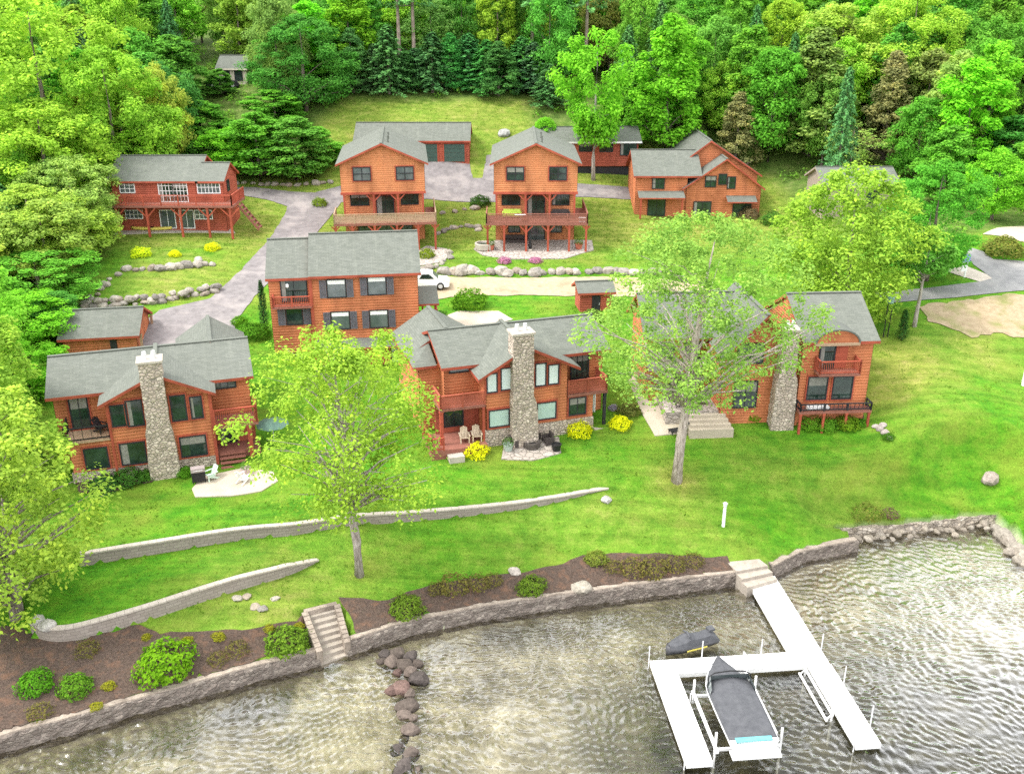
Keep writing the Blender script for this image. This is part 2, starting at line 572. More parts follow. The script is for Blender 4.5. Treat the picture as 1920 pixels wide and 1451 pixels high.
for (a, b, r_, s_) in ((1690, 680, 4.5, 1.15), (1665, 735, 2.5, .8), (1830, 660, 4, .7), (1268, 905, 2.2, 1.0), (1150, 960, 4, .35), (700, 1060, 5, .35), (900, 1050, 6, .25), (1290, 1010, 4, .3), (1600, 970, 5, .4), (1850, 640, 5, .5), (330, 520, 6, .9), (480, 430, 6, .85), (500, 1120, 5, .6), (1440, 860, 5, .3)):
    c = gp(a, b)
    dry = np.maximum(dry, s_ * np.exp(-(((GP - np.array(c.xy)) ** 2).sum(1)) / r_ ** 2))
dry = np.clip(dry + nz * .45 * (dry > .02) + np.clip(nz, 0, 1) * .2, 0, 1)
deep = 1 / (1 + np.exp(-(GP[:, 0] - 4 + nz * 9) / 2.0)) / (1 + np.exp((GP[:, 1] - 46.5 + nz * 5) / 1.5))
deep = np.maximum(deep, np.exp(-((sdS + 1.5) / 1.8) ** 2) * (GP[:, 0] < 16) * np.where(np.abs(GP[:, 0] + 7) < 5, .0, .75))
dry = np.where(zb > .5, np.clip(deep * .88 + nz * .5, 0, 1), dry)
ny, nx = XX.shape
idx = np.arange(nx * ny).reshape(ny, nx)
quads = np.stack([idx[:-1, :-1], idx[:-1, 1:], idx[1:, 1:], idx[1:, :-1]], -1).reshape(-1, 4)


def np_mesh(name, co, quads, mat, attrs=None, smooth=False):
    me = bpy.data.meshes.new(name)
    n, q = len(co), len(quads)
    me.vertices.add(n); me.vertices.foreach_set('co', np.ascontiguousarray(co, np.float32).ravel())
    me.loops.add(q * 4); me.loops.foreach_set('vertex_index', np.ascontiguousarray(quads, np.int32).ravel())
    me.polygons.add(q); me.polygons.foreach_set('loop_start', np.arange(0, q * 4, 4, dtype=np.int32))
    if smooth:
        me.polygons.foreach_set('use_smooth', np.ones(q, bool))
    me.update(calc_edges=True)
    me.materials.append(mat)
    for nm, arr in (attrs or {}).items():
        if arr.ndim == 1:
            at = me.attributes.new(nm, 'FLOAT', 'POINT'); at.data.foreach_set('value', arr.astype(np.float32))
        else:
            at = me.attributes.new(nm, 'FLOAT_COLOR', 'POINT'); at.data.foreach_set('color', arr.astype(np.float32).ravel())
    return me


me = np_mesh('ground', np.column_stack([GP, GZ]), quads, ground_mat(), {'zone': np.column_stack([zb, dry, forest, np.ones(len(GP))])}, True)
ground = bpy.data.objects.new('ground', me); COL.objects.link(ground); tag(ground, kind='structure')

def wave_height(x, y):
    """short choppy ripples: many crossing wave trains with random phase, steepened crests"""
    r_ = np.random.default_rng(5); h = np.zeros_like(x)
    wx = x + .5 * np.sin(.37 * y + .21 * x) + .3 * np.sin(.9 * x - .6 * y); wy = y + .5 * np.sin(.31 * x - .5 * y) + .25 * np.sin(1.1 * y + .7 * x)
    for k in range(40):
        lam = r_.uniform(.26, .6); a = R(75) + r_.normal(0, .75); kk = 2 * math.pi / lam
        ph = kk * (wx * math.cos(a) + wy * math.sin(a)) + r_.uniform(0, 6.28)
        h += lam * .0125 * np.sin(ph + .5 * np.sin(ph))
    return h


wx_ = np.concatenate([-np.geomspace(900, 41, 22), np.arange(-40, 46, .09), np.geomspace(47, 900, 22)])
wy_ = np.concatenate([-np.geomspace(700, 2, 22) + 34, np.arange(34, 61, .085), [62, 66, 75]])
WX, WY = np.meshgrid(wx_, wy_)
near_w = np.clip((47 - np.abs(WX - 3)) / 6, 0, 1) * np.clip((WY - 31) / 3, 0, 1)
WZ = wave_height(WX, WY) * near_w * (.8 + .28 * np.sin(.35 * WX + .6 * np.sin(.3 * WY)) * np.sin(.45 * WY + .8 * np.sin(.22 * WX)) + .12 * np.sin(1.1 * WX + .9 * WY))
wi = np.arange(WX.size).reshape(WX.shape)
wq = np.stack([wi[:-1, :-1], wi[:-1, 1:], wi[1:, 1:], wi[1:, :-1]], -1).reshape(-1, 4)
water = bpy.data.objects.new('lake_water', np_mesh('lake_water', np.column_stack([WX.ravel(), WY.ravel(), WZ.ravel()]), wq, water_mat(), None, True))
COL.objects.link(water); tag(water, kind='structure')


def sheet(name, poly, mat, dz=.06, skirt=0, z=None, jit=0):
    """a ground-hugging sheet over a polygon of ground points"""
    P = [gp(*p).to_3d() if len(p) == 2 else Vector(p) for p in poly]
    P = [Vector((p.x, p.y, 0)) for p in P]
    if jit:                                             # ragged edge
        Q = []
        for a, b in zip(P, P[1:] + P[:1]):
            n = max(1, int((b - a).length / .45))
            for i in range(n):
                q = a.lerp(b, i / n); v = noise.noise_vector(q * .9) * jit + noise.noise_vector(q * 2.7) * jit * .6
                Q.append(Vector((q.x + v.x, q.y + v.y, 0)))
        P = Q
    bm = bmesh.new()
    vs = [bm.verts.new(p) for p in P]
    for tri in tessellate_polygon([P]):
        try:
            bm.faces.new([vs[i] for i in tri])
        except ValueError:
            pass
    bm.normal_update()
    for f in bm.faces:
        if f.normal.z < 0:
            f.normal_flip()
    if z is None:
        for ax in (0, 1):
            lo = min(p[ax] for p in P); hi = max(p[ax] for p in P)
            g0 = (-62 if ax == 0 else 34.4)
            k = math.floor((lo - g0) / G)
            while g0 + k * G < hi:
                c = g0 + k * G
                if c > lo:
                    co = [0, 0, 0]; no = [0, 0, 0]; co[ax] = c; no[ax] = 1
                    bmesh.ops.bisect_plane(bm, geom=bm.verts[:] + bm.edges[:] + bm.faces[:], plane_co=co, plane_no=no)
                k += 1
    xs = np.array([(v.co.x, v.co.y) for v in bm.verts])
    hz = terrain(xs) + dz if z is None else np.full(len(xs), z)
    for v, h in zip(bm.verts, hz):
        v.co.z = h
    if skirt:
        be = [e for e in bm.edges if e.is_boundary]
        r = bmesh.ops.extrude_edge_only(bm, edges=be)
        for v in r['geom']:
            if isinstance(v, bmesh.types.BMVert):
                v.co.z -= skirt
    me = bpy.data.meshes.new(name); bm.to_mesh(me); bm.free()
    me.materials.append(mat)
    o = bpy.data.objects.new(name, me); COL.objects.link(o)
    return o


ASPH = mottled('worn_asphalt', (.14, .127, .126), (.225, .205, .202), 1.6, .9, .3, .015, c3=(.30, .27, .255))
ASPH2 = mottled('grey_asphalt', (.16, .16, .16), (.225, .225, .22), 1.2, .9, .2, .01, c3=(.28, .27, .255))
SAND = mottled('sandy_gravel', (.31, .245, .155), (.41, .335, .225), 2.5, .95, .3, .02, c3=(.24, .19, .12))
DIRT = mottled('bare_soil', (.25, .19, .115), (.36, .285, .185), 2.0, .95, .4, .03, c3=(.16, .18, .05))
MULCH = mottled('bark_mulch', (.045, .031, .024), (.115, .082, .064), 9, .95, .9, .06, c3=(.15, .085, .055))
FLAG = stone_mat('flagstone', (.42, .37, .33), (.40, .35, .31), (.46, .41, .365), 1.9)

S = lambda o: tag(o, kind='structure')
S(sheet('driveway', [(262, 664), (272, 602), (300, 582), (395, 560), (455, 505), (505, 450), (530, 410), (540, 388), (500, 375), (432, 364), (428, 352), (480, 352), (540, 360), (590, 362),
                     (636, 350), (700, 335), (795, 325), (797, 306), (880, 306), (886, 335), (905, 335), (912, 292), (925, 292), (935, 335), (1000, 342), (1180, 352), (1185, 375), (1085, 370), (930, 380), (800, 374), (700, 380),
                     (640, 380), (612, 415), (575, 462), (515, 520), (478, 555), (445, 600), (432, 640), (445, 664)], ASPH, jit=.1))
S(sheet('sandy_drive', [(775, 512), (840, 520), (960, 522), (1130, 519), (1240, 524), (1320, 535), (1320, 560), (1245, 556), (1000, 553), (850, 558), (790, 562)], SAND, jit=.3))
S(sheet('road', [(1560, 552), (1675, 547), (1740, 541), (1838, 529), (1860, 523), (1825, 497), (1812, 478), (1818, 465), (1842, 472), (1862, 487), (1930, 492), (2050, 500), (2050, 545), (1925, 545), (1880, 549), (1790, 559), (1680, 568), (1560, 572)], ASPH2))
S(sheet('concrete_apron', [(1765, 507), (1812, 500), (1832, 508), (1870, 524), (1838, 529.5), (1800, 518)], STONEP, .05))
S(sheet('bare_soil', [(1712, 575), (1790, 565), (1880, 555), (1960, 554), (1960, 628), (1905, 636), (1868, 626), (1815, 630), (1790, 616), (1750, 604), (1735, 588)], DIRT, jit=.5))
S(sheet('upper_road', [(1842, 440), (1870, 428), (1990, 425), (1990, 470), (1920, 456), (1880, 444)], SANDY))
S(sheet('rear_patio', [(838, 592), (860, 584), (935, 584), (962, 600), (905, 614), (850, 614)], SANDY))
S(sheet('mulch_bed', [(-120, 1150), (66, 1165), (76, 1202), (126, 1207), (266, 1172), (300, 1190), (385, 1183), (471, 1183), (552, 1166), (572, 1160), (598, 1224), (590, 1227), (440, 1264), (330, 1297), (150, 1351), (0, 1393), (-120, 1425)], MULCH, jit=.22))
S(sheet('mulch_bed', [(641, 1122), (727, 1127), (808, 1096), (938, 1077), (1043, 1062), (1091, 1043), (1172, 1038), (1270, 1042), (1364, 1046), (1380, 1080), (1200, 1101), (1050, 1120), (900, 1144), (760, 1173), (668, 1206)], MULCH, jit=.22))
S(sheet('mulch_bed', [(1472, 782), (1486, 772), (1620, 780), (1618, 795), (1560, 803), (1480, 796)], MULCH, jit=.22))
S(sheet('mulch_bed', [(140, 905), (160, 890), (280, 885), (285, 905), (200, 925), (150, 925)], MULCH, jit=.22))
S(sheet('patio', [(1178, 715), (1200, 692), (1255, 676), (1275, 690), (1305, 760), (1332, 797), (1290, 812), (1228, 818), (1203, 775)], SANDY, .07, .12))
S(sheet('patio', [(360, 918), (380, 893), (460, 878), (512, 886), (521, 903), (490, 922), (420, 931), (366, 933)], SANDY, .08, .15))
S(sheet('patio', [(940, 862), (946, 830), (1048, 820), (1052, 850), (1000, 864)], FLAG, .08, .15))
S(sheet('terrace', [(888, 468), (900, 458), (930, 452), (1110, 452), (1113, 470), (1060, 486), (960, 487), (905, 480)], FLAG, .1, .4))
S(sheet('terrace', [(214, 441), (222, 428), (430, 424), (441, 438)], STONEP, .12, .5))
S(sheet('terrace', [(770, 480), (800, 462), (838, 468), (846, 478), (830, 492), (785, 500)], FLAG, .1, .3))

# ------------------------------------------------------------------ houses
PITCH_LOG = .23


def log_wall(mb, p0, p1, w0, top, m=0):
    """one wall of half-round logs from plan point p0 to p1 (outside on the right), top = profile [(t, w)...]"""
    p0, p1 = Vector(p0), Vector(p1)
    L = (p1 - p0).length; d = (p1 - p0) / L; n = Vector((d.y, -d.x))
    wt = max(w for _, w in top); pk = max(range(len(top)), key=lambda i: top[i][1])
    lt = top[:pk + 1]; rt = top[pk:]

    def span(h):
        a, b = 0.0, L
        for (t0, h0), (t1, h1) in zip(lt, lt[1:]):
            if h0 < h <= h1 and h1 > h0: a = t0 + (t1 - t0) * (h - h0) / (h1 - h0)
        for (t0, h0), (t1, h1) in zip(rt, rt[1:]):
            if h1 < h <= h0 and h0 > h1: b = t0 + (t1 - t0) * (h - h0) / (h1 - h0)
        return a, b
    hs = []
    k = 0
    while True:
        for fr, off in ((0, 0), (.2, .03), (.5, .042), (.8, .03)):
            h = w0 + (k + fr) * PITCH_LOG
            if h >= wt: break
            hs.append((h, off))
        if w0 + (k + 1) * PITCH_LOG >= wt: break
        k += 1
    hs.append((wt - 1e-4, .0))
    pts, fs = [], []
    for h, off in hs:
        a, b = span(h)
        for t in (a, b):
            q = p0 + d * t + n * off
            pts.append((q.x, q.y, h))
    for i in range(len(hs) - 1):
        fs.append((2 * i, 2 * i + 1, 2 * i + 3, 2 * i + 2))
    mb.add(pts, fs, m)


def log_body(mb, u0, u1, v0, v1, w0, we, axis='u', wr=None, vr=None, m=0):
    """four log walls; axis = ridge direction, gable triangles on its ends"""
    fl = lambda L: [(0, we), (L, we)]
    if axis == 'u':
        vr = (v0 + v1) / 2 if vr is None else vr
        log_wall(mb, (u0, v0), (u1, v0), w0, fl(u1 - u0), m)
        log_wall(mb, (u1, v0), (u1, v1), w0, [(0, we), (vr - v0, wr), (v1 - v0, we)], m)
        log_wall(mb, (u1, v1), (u0, v1), w0, fl(u1 - u0), m)
        log_wall(mb, (u0, v1), (u0, v0), w0, [(0, we), (v1 - vr, wr), (v1 - v0, we)], m)
    else:
        ur = (u0 + u1) / 2 if vr is None else vr
        log_wall(mb, (u0, v0), (u1, v0), w0, [(0, we), (ur - u0, wr), (u1 - u0, we)], m)
        log_wall(mb, (u1, v0), (u1, v1), w0, fl(v1 - v0), m)
        log_wall(mb, (u1, v1), (u0, v1), w0, [(0, we), (u1 - ur, wr), (u1 - u0, we)], m)
        log_wall(mb, (u0, v1), (u0, v0), w0, fl(v1 - v0), m)
    mb.quad((u0, v0, w0), (u0, v1, w0), (u1, v1, w0), (u1, v0, w0), m)


def gable_roof(mb, u0, u1, v0, v1, we, wr, axis='u', vr=None, oh=.45, og=.4, th=.22):
    lift = th * .75
    if axis == 'u':
        vr = (v0 + v1) / 2 if vr is None else vr
        for va, sg in ((v0, -1), (v1, 1)):
            sl = (wr - we) / abs(vr - va)
            e = va + sg * oh; we_ = we - sl * oh + lift
            a, b, c, d = (u0 - og, e, we_), (u1 + og, e, we_), (u1 + og, vr, wr + lift), (u0 - og, vr, wr + lift)
            mb.slab((a, b, c, d) if sg < 0 else (b, a, d, c), th)
        mb.beam((u0 - og, vr, wr + lift + .02), (u1 + og, vr, wr + lift + .02), .28, .06)
    else:
        ur = (u0 + u1) / 2 if vr is None else vr
        for ua, sg in ((u0, -1), (u1, 1)):
            sl = (wr - we) / abs(ur - ua)
            e = ua + sg * oh; we_ = we - sl * oh + lift
            a, b, c, d = (e, v0 - og, we_), (e, v1 + og, we_), (ur, v1 + og, wr + lift), (ur, v0 - og, wr + lift)
            mb.slab((b, a, d, c) if sg < 0 else (a, b, c, d), th)
        mb.beam((ur, v0 - og, wr + lift + .02), (ur, v1 + og, wr + lift + .02), .28, .06)


def face_frame(p, axis):
    """matrix: local x along the wall, y up, z outward; p = (u, v, w) of the lower left corner"""
    ex, ez = {'front': (Vector((1, 0, 0)), Vector((0, -1, 0))), 'right': (Vector((0, 1, 0)), Vector((1, 0, 0))), 'left': (Vector((0, -1, 0)), Vector((-1, 0, 0)))}[axis]
    ey = Vector((0, 0, 1))
    M = Matrix(((ex.x, ey.x, ez.x, p[0]), (ex.y, ey.y, ez.y, p[1]), (ex.z, ey.z, ez.z, p[2]), (0, 0, 0, 1)))
    return M


def window(root, u, v, w, wd, ht, nx=2, ny=1, frame=None, glass=None, axis='front', name='window', fw=.09, bar=.045, trim=None):
    X = face_frame((u, v, w), axis)
    f = MB(X); d0, d1 = -.05, .11
    f.box((-fw, -fw, d0), (0, ht + fw, d1)); f.box((wd, -fw, d0), (wd + fw, ht + fw, d1))
    f.box((0, ht, d0), (wd, ht + fw, d1)); f.box((0, -fw, d0), (wd, 0, d1))
    for i in range(1, nx):
        x = wd * i / nx
        f.box((x - bar / 2, 0, .068), (x + bar / 2, ht, .1))
    for j in range(1, ny):
        y = ht * j / ny
        f.box((0, y - bar / 2, .069), (wd, y + bar / 2, .099))
    o = f.build(name, frame or FRAME_DK, root)
    g = MB(X); g.box((0.002, 0.002, -.04), (wd - .002, ht - .002, .066))
    g.build('pane', glass or GLASS, o)
    CURT[0] += 1
    if glass in (None, GLASS) and wd < 2.3 and CURT[0] % 5 in (0, 2, 3):
        c = MB(X); cw = wd * (.13 + .05 * (CURT[0] % 3))
        if CURT[0] % 5 == 3:
            c.box((.01, ht * .62, .0665), (wd - .01, ht - .01, .0672))
        else:
            c.box((.01, .01, .0665), (cw * 1.3, ht - .01, .0672))
        c.build('curtain' if CURT[0] % 5 != 3 else 'blind', CURTAIN, o)
    if trim:
        t = MB(X); k = fw + .1
        t.box((-k, -k, -.02), (-fw - .003, ht + k, .085)); t.box((wd + fw + .003, -k, -.02), (wd + k, ht + k, .085))
        t.box((-fw, ht + fw + .003, -.02), (wd + fw, ht + k, .085)); t.box((-fw, -k, -.02), (wd + fw, -fw - .003, .085))
        t.build('casing', trim, o)
    return o


CURT = [0]
CURTAIN = mottled('curtain_fabric', (.17, .17, .15), (.27, .26, .23), 6, .8)


def shutter(root, u, v, w, wd, ht, axis='front'):
    f = MB(face_frame((u, v, w), axis))
    f.box((0, 0, .0), (.06, ht, .11)); f.box((wd - .06, 0, 0), (wd, ht, .11)); f.box((.06, 0, 0), (wd - .06, .07, .108)); f.box((.06, ht - .07, 0), (wd - .06, ht, .108))
    n = int(ht / .11)
    for i in range(n):
        y = .08 + i * (ht - .16) / n
        f.box((.06, y, .02), (wd - .06, y + .07, .09))
    f.build('shutter', SHUT, root)


def railing(root, pts, w, h=1.0, mat=None, solid=False, step=.14, name='railing', post_every=2.0):
    """deck railing along plan points at floor height w"""
    mat = mat or TRIM
    f = MB()
    for (a, b) in zip(pts, pts[1:]):
        a, b = Vector(a), Vector(b); L = (b - a).length
        f.beam((*a, w + h), (*b, w + h), .12, .07); f.beam((*a, w + .12), (*b, w + .12), .06, .08)
        n = max(1, int(L / step))
        if solid:
            d = (b - a) / L
            k = 0
            for i in range(5):
                z = w + .22 + i * (h - .3) / 5
                f.beam((*(a + d * .01), z + .06), (*(b - d * .01), z + .06), .035, (h - .3) / 5 - .035)
        else:
            for i in range(1, n):
                q = a.lerp(b, i / n)
                f.beam((*q, w + .16), (*q, w + h - .035), .035)
        m = max(1, round(L / post_every))
        for i in range(m + 1):
            q = a.lerp(b, i / m)
            f.beam((*q, w - .02), (*q, w + h + .06), .105)
    return f.build(name, mat, root)


def post(root, u, v, w0, w1, s=.2, mat=None, brace=0, name='post'):
    f = MB(); f.beam((u, v, w0), (u, v, w1), s)
    f.beam((u, v, w0), (u, v, w0 + .12), s * 1.35); f.beam((u, v, w1 - .14), (u, v, w1), s * 1.3)
    o = f.build(name, mat or TRIM, root)
    if brace:
        g = MB()
        for sg in (-1, 1):
            g.beam((u + sg * s * .4, v, w1 - brace), (u + sg * brace, v, w1 - .06), s * .6)
        g.build('brace', mat or TRIM, o)
    return o


def chimney(root, prof, v0, v1, wtop, mat=None):
    """stone chimney; prof = [(w, u_left, u_right), ...]"""
    f = MB(); rings = []
    hs = []
    for (wa, la, ra), (wb, lb, rb) in zip(prof, prof[1:]):
        n = max(1, int((wb - wa) / .3))
        hs += [(wa + (wb - wa) * i / n, la + (lb - la) * i / n, ra + (rb - ra) * i / n) for i in range(n)]
    hs.append(prof[-1])
    for w, l, r in hs:
        ring = []
        for k in range(20):
            s = k % 5 / 5
            a, b = [((l, v0), (r, v0)), ((r, v0), (r, v1)), ((r, v1), (l, v1)), ((l, v1), (l, v0))][k // 5]
            q = Vector((a[0] + (b[0] - a[0]) * s, a[1] + (b[1] - a[1]) * s, w))
            j = noise.noise_vector(q * 2.3) * .06
            ring.append(q + Vector((j.x, j.y, 0)))
        rings.append(ring)
    f.loft(rings)
    o = f.build('chimney', mat or FIELDSTONE, root)
    w, l, r = prof[-1]
    c = MB(); c.box((l - .1, v0 - .1, w), (r + .1, v1 + .1, w + .16)); c.build('chimney_cap', STONEP, o)
    p = MB()
    for k in (.3, .7):
        x = l + (r - l) * k
        p.lathe((x, (v0 + v1) / 2, w + .16), [(.16, 0), (.16, .35), (.13, .36), (.13, .5)], 10)
    p.build('flue', METAL, o)
    return o


def simple(root, name, mat, *boxes):
    f = MB()
    for a, b in boxes:
        f.box(a, b)
    return f.build(name, mat, root)


def stairs(root, u0, u1, v_top, w_top, n, rise, run, mat, name='stair'):
    f = MB()
    for i in range(n):
        z = w_top - (i + 1) * rise + rise
        f.box((u0, v_top - (i + 1) * run, z - rise * .15 - .07), (u1, v_top - i * run + .04, z - rise * .15 - i * .001))
    return f.build(name, mat, root)


# ---- lodge A (lower left, by the lawn)
def lodge_left():
    o = Vector((-27.02, 58.87, 4.3))
    r = empty('log_house', o, R(18), 'lowest left log house, dark windows, tall fieldstone chimney between two balconies', 'house')
    w = MB()
    log_body(w, -3.5, 9.3, 2, 8.4, -.6, 5.7, 'u', 7.0, 5.2)
    log_body(w, 0, 6.5, 0, 5.2, -.3, 5.45, 'y', 7.05)
    log_body(w, -2.75, -.02, .05, 2.1, -.3, 2.62, 'u', 2.7)
    log_body(w, 4.9, 9.1, 8.3, 11.3, -.6, 5.6, 'y', 6.8)
    w.build('wall', LOG, r)
    rf = MB()
    gable_roof(rf, -3.5, 9.3, 2, 8.4, 5.7, 7.0, 'u', 5.2, .75, .35)
    gable_roof(rf, 0, 6.5, 0, 5.0, 5.45, 7.02, 'y', None, .5, .75)
    gable_roof(rf, 4.9, 9.1, 5.4, 11.3, 5.6, 6.95, 'y', None, .5, .4)
    rf.build('roof', [ROOF, TRIM], r)
    chimney(r, [(-.9, 2.05, 4.05), (1.6, 2.1, 4.0), (2.9, 2.2, 3.9), (3.6, 2.33, 3.8), (8.0, 2.36, 3.82)], -.85, .35, 8)
    simple(r, 'foundation', FIELDSTONE, ((-2.85, -.07, -1.2), (6.6, .25, .45)))
    for (u, w0, wd, ht) in ((-1.85, .68, 1.35, 1.42), (.42, .68, 1.5, 1.5), (4.3, .7, 1.6, 1.4)):
        window(r, u, -.05 if u > 0 else 0, w0, wd, ht, 1, 1, trim=TRIM)
    for (u, w0, wd, ht) in ((.22, 3.6, .85, 1.42), (1.22, 3.48, .9, 1.75), (4.05, 3.48, .85, 1.75), (5.3, 3.5, .65, 1.5)):
        window(r, u, -.05, w0, wd, ht, 1, 1, trim=TRIM)
    window(r, -2.5, 1.95, 2.95, 1.05, 2.25, 2, 1, name='sliding_door', trim=TRIM)
    window(r, 6.85, 1.95, 4.7, 1.5, .42, 3, 1, glass=GLASS_GREY)
    # left balcony
    simple(r, 'balcony_floor', TAN, ((-2.95, -.12, 2.62), (-.06, 1.93, 2.76)))
    railing(r, [(-2.9, 1.9), (-2.9, -.06), (-.1, -.06)], 2.76, .95, BLACK, step=.5)
    simple(r, 'downpipe', TRIM, ((-.1, -.17, -.2), (.06, -.01, 5.3)))
    simple(r, 'corner_board', TRIM, ((6.46, -.12, -.3), (6.66, .06, 5.3)))
    # right balcony above the porch
    simple(r, 'balcony_floor', DECKRED, ((6.67, -.15, 2.45), (9.6, 1.93, 2.62)))
    railing(r, [(6.7, -.08), (9.52, -.08), (9.52, 1.9)], 2.62, 1.2, TRIM)
    post(r, 8.95, .05, -.6, 2.45, .3)
    post(r, 9.5, .05, 2.63, 4.5, .2, LOG)
    simple(r, 'porch_floor', DECKRED, ((6.6, .3, -.6), (9.6, 2.0, .45)))
    simple(r, 'porch_wall', LOGRED, ((6.62, 1.85, .45), (9.4, 1.94, 2.45)))
    stairs(r, 6.75, 8.5, .3, .45, 5, .22, .3, DECKRED)
    window(r, 7.0, 1.86, .5, 1.0, 1.85, 1, 1, name='door', glass=GLASS)
    return r


def lodge_mid():
    o = Vector((-1.733, 62.767, 4.8))
    r = empty('log_house', o, R(18), 'middle log house with white window blinds, fieldstone chimney and wooden porch chairs', 'house')
    w = MB()
    log_body(w, -2.6, 9.6, 2, 8.4, -.4, 5.75, 'u', 7.0, 5.2)
    log_body(w, -.1, 6.0, 0, 5.2, -.4, 5.5, 'y', 7.1)
    log_body(w, 6.02, 8.1, .05, 2.1, -.2, 2.9, 'u', 2.95)
    log_body(w, -4.2, 1.0, 5.7, 10.6, -.6, 5.4, 'y', 7.0)
    log_wall(w, (-4.2, 3.2), (-2.62, 3.2), -.6, [(0, 5.25), (1.58, 5.25)]); log_wall(w, (-4.2, 5.7), (-4.2, 3.2), -.6, [(0, 5.3), (2.5, 5.3)])
    w.build('wall', LOG, r)
    rf = MB()
    gable_roof(rf, -2.6, 9.6, 2, 8.4, 5.75, 7.0, 'u', 5.2, .75, .4)
    gable_roof(rf, -.1, 6.0, 0, 5.0, 5.5, 7.12, 'y', 2.75, .75, .75)
    gable_roof(rf, -4.2, 1.0, 5.6, 10.6, 5.4, 7.05, 'y', None, .5, .4)
    rf.slab([(-4.7, 2.8, 5.3), (-2.95, 2.8, 5.3), (-2.95, 5.3, 6.2), (-4.7, 5.3, 5.45)], .2)
    rf.build('roof', [ROOF, TRIM], r)
    chimney(r, [(-.9, 1.62, 3.6), (2.2, 1.62, 3.5), (3.0, 1.6, 3.4), (3.5, 1.66, 3.2), (8.2, 1.66, 3.15)], -.85, .35, 8)
    simple(r, 'foundation', FIELDSTONE, ((-.25, -.08, -1.2), (8.15, .25, 1.0)))
    for (u, w0, wd, ht, g) in ((.12, 1.28, 1.4, 1.2, GLASS_TEAL), (3.75, 1.38, 1.35, 1.2, GLASS_TEAL), (6.25, 1.38, 1.2, 1.25, GLASS)):
        window(r, u, -.05 if u < 6 else 0, w0, wd, ht, 1 if u < 6 else 2, 1, glass=g, trim=TRIM)
    for (u, w0, wd, ht) in ((-.02, 3.98, .65, 1.32), (1.02, 4.05, .68, 1.55), (3.6, 4.03, .68, 1.62), (4.58, 4.05, .68, 1.4)):
        window(r, u, -.05, w0, wd, ht, 1, 1, glass=GLASS_BLIND, trim=TRIM)
    window(r, 7.1, 1.95, 3.4, 1.3, 2.1, 3, 1, name='sliding_door')
    window(r, -2.2, 1.95, 5.0, 1.4, .45, 1, 1, glass=GLASS_GREY)
    simple(r, 'balcony_floor', DECKRED, ((6.08, -.15, 2.8), (9.2, 1.93, 3.0)), )
    railing(r, [(6.12, -.08), (9.12, -.08), (9.12, 1.9)], 3.0, 1.05, LOGRED, True)
    post(r, 9.05, .05, -.3, 2.8, .2, FRAME_DK)
    window(r, 8.2, 1.9, .2, .8, 2.2, 1, 2, FRAME_WH, GLASS_BLIND, name='door')
    simple(r, 'door_step', STONEP, ((8.1, -.5, -.5), (9.3, .35, .12)))
    simple(r, 'balcony_floor', DECKRED, ((-3.5, -.15, 2.9), (-.2, 1.93, 3.06)))
    railing(r, [(-3.45, 1.9), (-3.45, -.08), (-.22, -.08)], 3.06, 1.0, LOGRED, True)
    simple(r, 'porch_floor', DECKRED, ((-4.4, -1.0, -.5), (-.3, 2.0, .35)))
    railing(r, [(-4.35, 1.9), (-4.35, -.95), (-3.5, -.95)], .35, .95, TRIM)
    post(r, -3.4, 0, .35, 2.9, .22); post(r, -.35, -.12, -.3, 2.9, .16)
    simple(r, 'porch_wall', LOGRED, ((-3.4, 1.84, .35), (-.12, 1.94, 2.9)))
    window(r, -2.7, 1.85, .9, 1.3, 1.3, 2, 1)
    simple(r, 'door_step', STONEP, ((-3.3, -1.7, -.55), (-2.2, -1.02, .05)))
    return r


